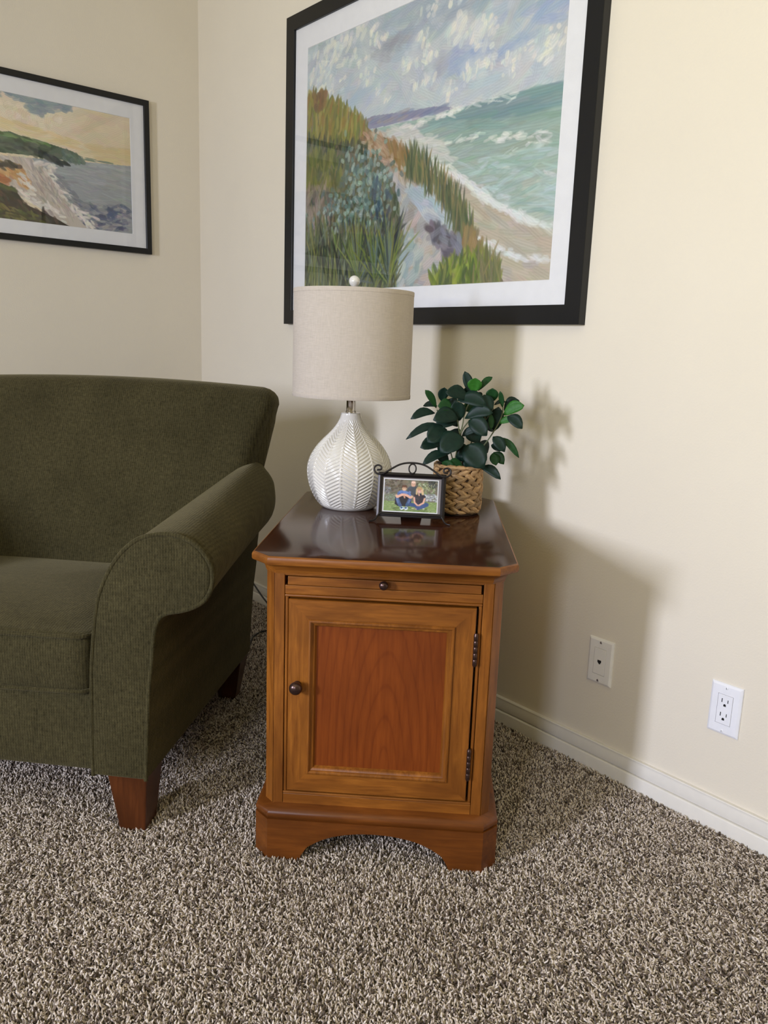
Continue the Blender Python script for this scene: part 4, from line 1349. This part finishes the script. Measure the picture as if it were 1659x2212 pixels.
def paint_cove(wm):
    """left print: t up, s from 0 at its hidden left edge to 1 at the right edge; wm = its width in metres"""
    c = Canvas(420, 262, (222, 208, 178), 9)
    r = c.rng
    def P(*pts): return [(1 - a / wm, t) for a, t in pts]
    # sky
    c.scatter([(0, .5), (1, .5), (1, 1), (0, 1)], 420, .12, .035, .15, lambda s, t: np.array((226, 212, 184)) + (t - .75) * np.array((-14, -10, 10)) + (s > .75) * np.array((-8, -10, -14)), .6, .4)
    c.scatter(P((.46, 1.0), (.22, 1.0), (.225, .955), (.26, .94), (.30, .90), (.335, .86), (.36, .90), (.38, .96), (.42, .97), (.46, 1.0)), 120, .05, .02, .1, [(138, 152, 160), (150, 162, 166), (128, 146, 156), (160, 168, 168)], .75, .3)
    c.scatter(P((.60, 1), (.47, 1), (.47, .94), (.60, .92)), 60, .06, .03, .1, [(138, 152, 160), (150, 162, 166)], .75, .3)
    for a, t, R in ((.455, .90, .035), (.42, .87, .035), (.395, .86, .025), (.37, .83, .028), (.345, .80, .03), (.30, .83, .02), (.28, .86, .018), (.265, .855, .02), (.31, .80, .03), (.40, .80, .04), (.44, .82, .04), (.52, .86, .05), (.60, .84, .06)):
        for _ in range(16): c.stroke(1 - (a + r.normal(0, R * .35)) / wm, t + r.normal(0, R * .8), .035, .028, r.uniform(0, 3.1), r.choice([(232, 220, 196), (226, 210, 182), (236, 224, 204), (218, 202, 178)]), .6)
    c.scatter(P((.5, .74), (.2, .66), (.2, .72), (.5, .80)), 60, .09, .02, -.05, [(226, 208, 160), (216, 198, 152), (230, 214, 176)], .6, .2)
    c.scatter(P((.13, .60), (0, .60), (0, .74), (.15, .72)), 60, .09, .02, 0, [(216, 196, 150), (208, 190, 148)], .5, .15)
    # sea
    sea = P((.36, .52), (.23, .545), (.175, .56), (0, .592), (0, 0), (.30, 0), (.36, .2))
    c.fill(sea, (158, 162, 164))
    c.scatter(sea, 420, .07, .012, lambda s, t: -.08, lambda s, t: np.array((164, 168, 168)) + (t - .4) * np.array((30, 30, 26)) + r.normal(0, 7), .65, .15)
    c.scatter(P((.22, .20), (.02, .26), (0, .0), (.18, 0)), 150, .05, .016, lambda s, t: .2 * math.sin(30 * s), [(96, 100, 124), (112, 116, 138), (140, 140, 148), (168, 164, 162), (84, 92, 116), (176, 172, 168)], .7, .3)
    c.scatter(P((.09, .17), (.06, .17), (.06, .09), (.10, .08)), 14, .03, .02, 1.2, [(92, 100, 132), (104, 112, 140)], .5, .6)
    # headlands
    c.fill(P((1.0, .70), (.463, .680), (.43, .70), (.384, .675), (.33, .67), (.289, .655), (.217, .630), (.19, .60), (.175, .540), (.25, .545), (.36, .54), (.47, .52), (1.0, .5)), (88, 104, 84))
    c.scatter(P((.47, .68), (.384, .675), (.30, .655), (.30, .62), (.47, .63)), 70, .05, .014, -.1, [(112, 142, 92), (92, 122, 78), (128, 150, 108), (70, 88, 60)], .7, .2)
    c.scatter(P((.47, .645), (.30, .63), (.25, .55), (.47, .54)), 90, .05, .018, -.2, [(96, 108, 92), (80, 92, 80), (108, 116, 98), (66, 76, 64)], .7, .3)
    c.scatter(P((.25, .635), (.19, .60), (.175, .545), (.25, .545)), 50, .03, .016, -.9, [(120, 138, 122), (104, 120, 106), (92, 108, 98)], .7, .3)
    c.scatter(P((.36, .60), (.30, .57), (.232, .520), (.26, .505), (.33, .53)), 60, .04, .014, -.4, [(60, 66, 62), (74, 80, 74), (48, 54, 52)], .8, .2)
    c.scatter(P((.17, .575), (.06, .585), (.06, .592), (.17, .595)), 14, .05, .008, -.05, [(130, 142, 126)], .7, .05)
    # beach and surf
    c.fill(P((1.0, .52), (.47, .50), (.36, .52), (.35, .49), (.30, .44), (.28, .36), (.24, .22), (.20, .06), (.17, 0), (.25, 0), (.40, .2), (1.0, .3)), (196, 186, 174))
    c.scatter(P((.47, .49), (.36, .50), (.31, .42), (.28, .30), (.24, .18), (.22, .04), (.26, .04), (.33, .14), (.40, .22), (.47, .30)), 220, .05, .014, -1.0, [(204, 194, 182), (182, 172, 162), (216, 208, 196), (168, 160, 154), (190, 176, 160)], .75, .3)
    c.scatter(P((.455, .44), (.40, .43), (.37, .36), (.365, .28), (.41, .27), (.40, .33), (.47, .36)), 80, .04, .016, -.7, [(206, 164, 112), (214, 176, 126), (192, 146, 98)], .8, .3)
    c.scatter(P((1, .42), (.47, .37), (.43, .30), (.47, .28), (1, .34)), 60, .05, .02, -.3, [(186, 124, 82), (200, 144, 98), (170, 110, 72)], .8, .3)
    c.scatter(P((1, .52), (.47, .47), (.40, .44), (.42, .40), (.47, .41), (1, .44)), 70, .05, .018, -.2, [(78, 70, 62), (96, 86, 76), (62, 58, 54)], .8, .25)
    for (a0, t0), (a1, t1), n in (((.35, .50), (.27, .47), 20), ((.31, .45), (.27, .33), 26), ((.28, .36), (.24, .22), 26), ((.25, .28), (.20, .10), 30), ((.22, .16), (.16, .02), 26), ((.40, .36), (.36, .27), 14), ((.41, .24), (.36, .21), 10), ((.40, .20), (.32, .13), 18), ((.32, .17), (.26, .06), 14), ((.20, .13), (.14, .10), 12)):
        for _ in range(n):
            k = r.random()
            c.stroke(1 - (a0 + (a1 - a0) * k + r.normal(0, .006)) / wm, t0 + (t1 - t0) * k + r.normal(0, .014), r.uniform(.02, .05), .013, math.atan2((t1 - t0) * .41, -(a1 - a0)) + r.normal(0, .35), r.choice([(236, 230, 218), (226, 220, 210), (214, 206, 198)]), .8)
    c.scatter(P((.30, .42), (.26, .42), (.20, .24), (.15, .22), (.18, .14), (.23, .2)), 60, .04, .012, -.4, [(132, 136, 138), (120, 126, 132), (150, 150, 150)], .7, .3)
    # foreground cliff and grass
    c.fill(P((1, .32), (.472, .290), (.42, .245), (.405, .19), (.395, .146), (.34, .10), (.29, .06), (.235, 0), (1, 0)), (70, 62, 50))
    c.scatter(P((1, .32), (.472, .285), (.42, .24), (.40, .16), (.31, .08), (.26, .02), (.31, .02), (.44, .13), (1, .18)), 130, .05, .018, -.8, [(66, 58, 46), (84, 74, 60), (54, 50, 42), (76, 84, 66), (104, 80, 66)], .75, .4)
    c.scatter(P((1, .17), (.476, .135), (.429, .10), (.356, .062), (.31, .005), (.476, 0), (1, 0)), 150, .045, .014, -.4, [(116, 114, 58), (142, 136, 72), (92, 96, 52), (128, 118, 72), (76, 78, 46)], .8, .3)
    c.scatter(P((.48, .29), (.44, .26), (.41, .24), (.42, .225), (.48, .265)), 20, .04, .012, -.4, [(96, 98, 62), (84, 90, 56)], .8, .2)
    return c


def paint_family():
    """family snapshot: three people sitting on a lawn in front of a stone wall and shrubs"""
    c = Canvas(210, 138, (120, 116, 100), 4)
    r = c.rng
    hx, hy = 1 / 1659 * 1659 / 880., 1 / 600.
    def Q(x, y): return ((x - 335) / 895., 1 - (y - 425) / 590.)
    def PL(*p): return [Q(*a) for a in p]
    def sc(x0, y0, x1, y1, n, L, W, cols, ang=0.3, da=1.0, al=.8): c.scatter(PL((x0, y0), (x1, y0), (x1, y1), (x0, y1)), n, L, W, ang, cols, al, da)
    sc(335, 425, 1230, 700, 260, .06, .04, [(112, 104, 88), (132, 120, 104), (92, 90, 72), (120, 108, 96), (140, 130, 116)])
    sc(335, 425, 620, 640, 80, .05, .03, [(98, 86, 74), (124, 112, 96), (84, 78, 66)])
    sc(900, 470, 1180, 680, 110, .04, .03, [(126, 140, 98), (146, 158, 116), (108, 122, 84), (176, 184, 150)])
    sc(1080, 430, 1230, 560, 50, .04, .03, [(70, 72, 68), (92, 94, 90), (56, 58, 54)])
    sc(930, 490, 1190, 660, 26, .016, .014, [(222, 224, 206), (206, 210, 190)])
    sc(335, 580, 450, 690, 40, .04, .03, [(120, 120, 122), (146, 146, 146), (96, 98, 96)])
    sc(335, 690, 560, 830, 90, .03, .02, [(122, 142, 116), (140, 158, 134), (104, 124, 98), (156, 164, 148)], 1.5, .5)
    sc(980, 670, 1230, 820, 26, .05, .03, [(150, 152, 152), (130, 132, 134)])
    for _ in range(60):
        x, y = r.uniform(985, 1225), r.uniform(675, 815)
        c.stroke(*Q(x, y), .038, .030, r.uniform(-.4, .4), r.choice([(186, 190, 192), (164, 170, 174), (204, 206, 206), (140, 146, 150)]), .9)
    c.fill(PL((335, 835), (1230, 820), (1230, 1015), (335, 1015)), (132, 152, 96))
    sc(335, 825, 1230, 1010, 260, .05, .015, [(128, 150, 92), (150, 168, 112), (110, 132, 78), (162, 176, 128)], .1, .4)
    sc(500, 940, 1080, 1010, 60, .06, .02, [(88, 108, 62), (100, 118, 70)], 0, .2, .6)

    def blob(x, y, rx, ry, col, ang=0, al=1.0): c.stroke(*Q(x, y), 2 * rx / 895., 2 * ry / 895., ang, col, al)
    def limb(pts, w, col):
        for (x0, y0), (x1, y1) in zip(pts[:-1], pts[1:]):
            n = int(max(2, math.hypot(x1 - x0, y1 - y0) / 9))
            for k in range(n + 1): blob(x0 + (x1 - x0) * k / n, y0 + (y1 - y0) * k / n, w, w, col, 0, .9)
    skin, skin2 = (226, 178, 154), (208, 156, 132)
    # man behind, in a dark shirt
    c.fill(PL((730, 580), (770, 545), (870, 540), (925, 570), (900, 700), (840, 720), (770, 690), (720, 640)), (78, 84, 92))
    sc(735, 550, 915, 690, 30, .06, .03, [(84, 92, 102), (70, 74, 82), (96, 102, 112)], 1.3, .4, .6)
    blob(820, 500, 40, 54, skin); blob(820, 468, 36, 26, (238, 200, 182)); blob(822, 528, 15, 4, (206, 140, 126)); blob(806, 494, 6, 4, (92, 62, 54)); blob(836, 494, 6, 4, (92, 62, 54)); blob(822, 510, 5, 7, skin2)
    # boy in a blue shirt and jeans, arms folded over his knees
    c.fill(PL((525, 760), (570, 700), (770, 700), (800, 760), (800, 900), (745, 920), (570, 915), (520, 880)), (44, 44, 52))
    c.fill(PL((560, 660), (620, 625), (700, 630), (770, 665), (800, 720), (700, 730), (560, 720)), (104, 130, 184))
    sc(565, 640, 790, 715, 26, .04, .03, [(120, 146, 196), (94, 120, 172), (82, 98, 140)], .8, .6, .6)
    limb([(560, 770), (590, 860), (615, 905)], 30, (72, 94, 134)); limb([(775, 780), (745, 860), (730, 895)], 30, (70, 90, 130))
    limb([(555, 790), (575, 850)], 18, (98, 122, 164)); limb([(770, 800), (752, 850)], 16, (94, 118, 160))
    limb([(545, 725), (560, 750), (640, 705), (690, 705)], 22, skin); limb([(805, 735), (780, 752), (720, 715), (650, 705)], 22, skin); limb([(670, 720), (685, 760)], 13, skin2)
    blob(672, 585, 40, 52, skin); blob(672, 548, 44, 24, (92, 66, 50)); blob(634, 566, 8, 22, (92, 66, 50)); blob(708, 564, 7, 20, (92, 66, 50)); blob(676, 612, 17, 5, (236, 220, 214)); blob(658, 582, 6, 4, (84, 58, 50)); blob(690, 582, 6, 4, (84, 58, 50)); blob(675, 596, 5, 7, skin2)
    for x in (645, 715):
        blob(x, 955, 36, 32, (206, 220, 236), .5); blob(x - 4, 945, 20, 16, (52, 74, 120), .4); blob(x + 12, 972, 22, 7, (244, 246, 248), .3)
    # woman in a dark blouse, sitting cross-legged
    c.fill(PL((840, 690), (880, 670), (980, 670), (1040, 720), (1000, 790), (985, 870), (870, 870), (840, 770)), (62, 56, 66))
    sc(845, 680, 1030, 860, 30, .04, .03, [(70, 62, 74), (54, 50, 58), (84, 78, 88)], 1.2, .5, .6)
    limb([(790, 880), (900, 900), (980, 905)], 34, (64, 84, 130)); limb([(1060, 870), (980, 915), (900, 945)], 34, (72, 92, 140)); limb([(1040, 850), (1065, 880)], 22, (66, 86, 132))
    limb([(845, 750), (855, 840), (905, 890)], 15, skin); limb([(1020, 760), (1000, 840), (930, 890)], 16, skin); blob(912, 892, 20, 12, skin2)
    limb([(885, 590), (882, 680)], 17, (206, 176, 134)); limb([(968, 590), (985, 680)], 20, (214, 186, 144)); blob(925, 575, 50, 34, (196, 164, 122))
    blob(925, 618, 36, 48, skin); blob(928, 590, 34, 13, (176, 142, 104)); blob(922, 640, 15, 5, (240, 226, 220)); blob(910, 612, 5, 4, (84, 58, 50)); blob(940, 612, 5, 4, (84, 58, 50)); blob(925, 626, 5, 6, skin2); limb([(918, 670), (925, 705)], 12, skin)
    blob(830, 955, 26, 11, (214, 196, 160)); blob(880, 958, 22, 9, (206, 188, 150)); blob(1010, 950, 20, 12, (200, 206, 196))
    return c


# ------------------------------------------------------------------ framed pictures
def picture(name, label, W_, H_, rail, mat_w, dep, canvas, parent_m, wood_m=M_frame):
    """built facing -y with its back on y = 0, lower left corner of the frame at the origin"""
    e = empty(name)
    e.matrix_world = parent_m
    tag(e, label, 'picture')
    pr = [(0.0, 0.0), (0.0, -dep + 0.001), (0.001, -dep), (rail - 0.001, -dep), (rail, -dep + 0.001), (rail, 0.0)]
    for k in range(4):
        ring_side(0, W_, 0, H_, pr, k).build('frame_rail', wood_m, e)
    ml, mr, mb_, mt = mat_w
    y = -dep + 0.0085
    # mat board: white sheet with a bevelled window
    m = MB()
    x0, x1, z0, z1 = rail - 0.002, W_ - rail + 0.002, rail - 0.002, H_ - rail + 0.002
    a0, a1, b0, b1 = rail + ml, W_ - rail - mr, rail + mb_, H_ - rail - mt
    o = [(x0, y, z0), (x1, y, z0), (x1, y, z1), (x0, y, z1)]
    i = [(a0, y, b0), (a1, y, b0), (a1, y, b1), (a0, y, b1)]
    j = [(a0 + .0012, y + .0016, b0 + .0012), (a1 - .0012, y + .0016, b0 + .0012), (a1 - .0012, y + .0016, b1 - .0012), (a0 + .0012, y + .0016, b1 - .0012)]
    m.rings([o, i, j], True, (False, False))
    m.build('mat_board', M_mat, e)
    MB().box(x0, x1, y + 0.003, -0.001, z0, z1).build('backing_board', M_mat, e)
    me = canvas.mesh('art_print', lambda S, T_: np.stack([a0 + S * (a1 - a0), np.full(S.shape, y + 0.0018), b0 + T_ * (b1 - b0)], -1))
    link_mesh('art_print', me, M_print, e)
    g = MB()
    g.box(x0, x1, y - 0.0040, y - 0.0020, z0, z1)
    g.build('glass', M_glass, e)
    return e


# big dune picture on the right-hand wall
picture('framed_picture', 'large black-framed print of a grassy dune path above a green sea', 1.9330 - 0.6671, 2.0524 - 1.0771, 0.0462, (0.0660, 0.0570, 0.0590, 0.0670), 0.0247,
        paint_dunes(), Matrix.Translation((0.6671, 0.0, 1.0771)))
# smaller cove picture on the left wall; it runs on past the edge of the photograph
LW = 0.86
LWm = LW - 2 * 0.0213 - 2 * 0.052
picture('framed_picture', 'smaller black-framed print of a rocky cove with surf on the left wall', LW, 1.8872 - 1.3317, 0.0207, (0.0520, 0.0520, 0.0482, 0.0525), 0.0200,
        paint_cove(LWm), Matrix.Translation((0.0, -0.2163 - LW, 1.3317)) @ Matrix.Rotation(RS(90), 4, 'Z'))


# ------------------------------------------------------------------ photo frame on the cabinet
FX, FY = 0.0372, 0.318
fw = cabw(FX, FY, TZ)
pf = tag(empty('photo_frame', (fw[0], fw[1], TZ), CTH + RS(-1.5)), 'small dark metal scrollwork frame holding a family photograph', 'photo frame')
TILT = RS(13)
fh, fwid, z_off = 0.0985, 0.1510, 0.0105


def lean(p):
    """frame plane coordinates (x, y towards viewer negative, z up along the frame) -> leaning back"""
    x, y, z = p
    return (x, y * math.cos(TILT) + z * math.sin(TILT), z_off + z * math.cos(TILT) - y * math.sin(TILT))


def leaned(mb):
    mb.v = [lean(p) for p in mb.v]
    return mb


hw = fwid / 2
RW = 0.0105
pr = [(0.0, 0.010), (0.0, 0.0005), (0.0012, 0.0), (RW * 0.45, -0.001), (RW - 0.0015, 0.0022), (RW, 0.0032), (RW, 0.010)]
for k in range(4):
    leaned(ring_side(-hw, hw, 0, fh, pr, k)).build('frame_rail', M_iron, pf)
leaned(MB().box(-hw + RW - 0.001, hw - RW + 0.001, 0.0062, 0.0095, RW - 0.001, fh - RW + 0.001)).build('backing_board', M_black, pf)
M_border = plain('mauve_grey_print_border', (0.19, 0.165, 0.165, 1), 0.5)
leaned(MB().box(-hw + RW, hw - RW, 0.0054, 0.0060, RW, fh - RW)).build('printed_border', M_border, pf)
ix0, ix1, iz0, iz1 = -hw + RW + 0.0045, hw - RW - 0.0075, RW + 0.0012, fh - RW - 0.0045
leaned(MB().box(ix0 - 0.0022, ix1 + 0.0022, 0.0050, 0.0053, iz0 - 0.0005, iz1 + 0.0020)).build('white_photo_margin', M_mat, pf)
cv = paint_family()


def _fr(S, T_):
    x = ix0 + S * (ix1 - ix0)
    z = iz0 + 0.0015 + T_ * (iz1 - iz0 - 0.0015)
    y = 0.0047
    return np.stack([x, y * math.cos(TILT) + z * math.sin(TILT), z_off + z * math.cos(TILT) - y * math.sin(TILT)], -1)


link_mesh('photograph', cv.mesh('photograph', _fr), M_photo, pf)['label'] = 'photograph of three people sitting on a lawn'
leaned(MB().box(-hw + RW - 0.0005, hw - RW + 0.0005, 0.0036, 0.0042, RW - 0.0005, fh - RW + 0.0005)).build('glass', M_glass, pf)
# easel strut behind
s = MB()
a, b_ = lean((0, 0.0105, 0.075)), (0, 0.052, 0.0022)
s.rings([[(-0.014, a[1], a[2]), (0.014, a[1], a[2]), (0.014, a[1] + 0.003, a[2]), (-0.014, a[1] + 0.003, a[2])],
         [(-0.024, b_[1] - .0, 0.0005), (0.024, b_[1], 0.0005), (0.024, b_[1] + 0.003, 0.0005), (-0.024, b_[1] + 0.003, 0.0005)]])
s.build('easel_strut', M_black, pf)


def wire(name, pts, r, per=6):
    m = MB()
    m.tube(catmull(pts, per), r, 8)
    return m.build(name, M_iron, pf, smooth=60)


# top scroll: arch whose ends curl into volutes, and a ring in the middle
def sc2(x, z): return lean((x, -0.0032, fh + z))


half = [(0.0, 0.0225), (0.016, 0.0212), (0.030, 0.0170), (0.044, 0.0090), (0.056, 0.0010), (0.064, -0.0038), (0.0725, -0.0055), (0.0805, -0.0030), (0.0848, 0.0035), (0.0832, 0.0110), (0.0765, 0.0143), (0.0705, 0.0120), (0.0690, 0.0070), (0.0718, 0.0040), (0.0785, 0.0038)]
wire('top_scroll', [sc2(-x, z) for x, z in half[::-1]] + [sc2(x, z) for x, z in half[1:]], 0.0021, 5)
wire('scroll_ring', [sc2(0.0078 * math.sin(a), 0.0095 + 0.0105 * math.cos(a)) for a in np.linspace(0, 2 * math.pi, 15)], 0.0017, 4)
# wire stand: along the lower rail, then splayed feet
r0 = 0.0019
zf = r0 + 0.0004
foot = [lean((-0.066, -0.0025, 0.0065)), lean((-0.070, -0.003, 0.0035)), (-0.0760, -0.008, 0.0060), (-0.0815, -0.0135, zf + 0.0005), (-0.0890, -0.0175, zf)]
wire('wire_feet', foot[::-1] + [lean((-0.03, -0.0025, 0.0060)), lean((0.03, -0.0025, 0.0060))] + [(-x, y, z) for x, y, z in foot], r0, 5)


# ------------------------------------------------------------------ wall plates
def wall_plate(name, label, x, z, m, kind):
    e = tag(empty(name, (x, 0, z)), label, 'outlet' if kind == 'power' else 'phone jack')
    hw_, hh = 0.0350, 0.0572
    p = MB()
    rs = []
    for ins, y in ((0, 0.0), (0, -0.0022), (0.0012, -0.0040), (0.0052, -0.0062)):
        rs.append([(-hw_ + ins, y, -hh + ins), (hw_ - ins, y, -hh + ins), (hw_ - ins, y, hh - ins), (-hw_ + ins, y, hh - ins)])
    # face is a ring around the insert opening
    ow, oh = 0.0168, 0.0335
    rs.append([(-ow, -0.0066, -oh), (ow, -0.0066, -oh), (ow, -0.0066, oh), (-ow, -0.0066, oh)])
    rs.append([(-ow, -0.0035, -oh), (ow, -0.0035, -oh), (ow, -0.0035, oh), (-ow, -0.0035, oh)])
    p.rings(rs, True, (False, False))
    p.build('plate', m, e)
    MB().box(-ow, ow, -0.0036, -0.002, -oh, oh).build('opening', M_slot, e)
    iw, ih = ow - 0.0006, oh - 0.0006
    MB().box(-iw, iw, -0.0072, -0.0034, -ih, ih).build('insert', m, e, bevel=0.0006)
    for sz in (-1, 1):
        sc = MB()
        sc.rings([[(r * math.cos(a), y, sz * 0.0484 + r * math.sin(a)) for a in np.linspace(0, 2 * math.pi, 17)[:-1]] for r, y in ((0.0032, -0.0058), (0.0032, -0.0072), (0.0022, -0.0078))], True, (True, True))
        so = sc.build('screw', M_screw if kind == 'phone' else m, e, smooth=40)
        MB().box(-0.0004, 0.0004, -0.00795, -0.0077, sz * 0.0484 - 0.0021, sz * 0.0484 + 0.0021).build('screw_slot', M_slot, so)
    y0, y1 = -0.00745, -0.0071
    if kind == 'power':
        for cz in (0.0152, -0.0162):
            MB().box(-0.0077, -0.0059, y0, y1, cz + 0.0006, cz + 0.0092).build('slot', M_slot, e)
            MB().box(0.0056, 0.0072, y0, y1, cz + 0.0012, cz + 0.0084).build('slot', M_slot, e)
            g = MB()
            pts = [(0.0028 * math.cos(a), -0.0050 + 0.0028 * math.sin(a)) for a in np.linspace(0, math.pi, 9)] + [(-0.0028, -0.0078), (0.0028, -0.0078)]
            g.rings([[(px, yy, cz + pz) for px, pz in pts] for yy in (y0, y1)])
            g.build('ground_hole', M_slot, e)
    else:
        g = MB()
        pts = [(-0.0052, 0.0048), (0.0052, 0.0048), (0.0052, -0.0018), (0.0030, -0.0018), (0.0030, -0.0052), (-0.0012, -0.0052), (-0.0012, -0.0034), (-0.0034, -0.0034), (-0.0034, -0.0012), (-0.0052, -0.0012)]
        g.rings([[(px, yy, pz - 0.001) for px, pz in pts] for yy in (y0, y1)])
        g.build('jack_socket', M_slot, e)
    return e


wall_plate('phone_jack', 'ivory telephone jack plate low on the wall in the cabinet shadow', 2.0630, 0.2787, M_ivory, 'phone')
wall_plate('wall_outlet', 'white duplex power outlet with six slots on the brightly lit wall', 2.3812, 0.2760, M_plate, 'power')

# ------------------------------------------------------------------ cord behind the cabinet
cd = MB()
cd.tube(catmull([(0.36, -0.03, 0.16), (0.44, -0.04, 0.115), (0.522, -0.05, 0.084), (0.659, -0.08, 0.059), (0.80, -0.09, 0.028), (0.90, -0.10, 0.009), (0.93, -0.12, 0.0075), (0.88, -0.145, 0.0075), (0.795, -0.165, 0.0075), (0.812, -0.225, 0.0075), (0.854, -0.264, 0.0075), (0.90, -0.30, 0.0075)], 5), 0.0032, 8)
tag(cd.build('power_cord', M_black, None, smooth=60), 'thin black power cord trailing on the carpet behind the armchair', 'cord')
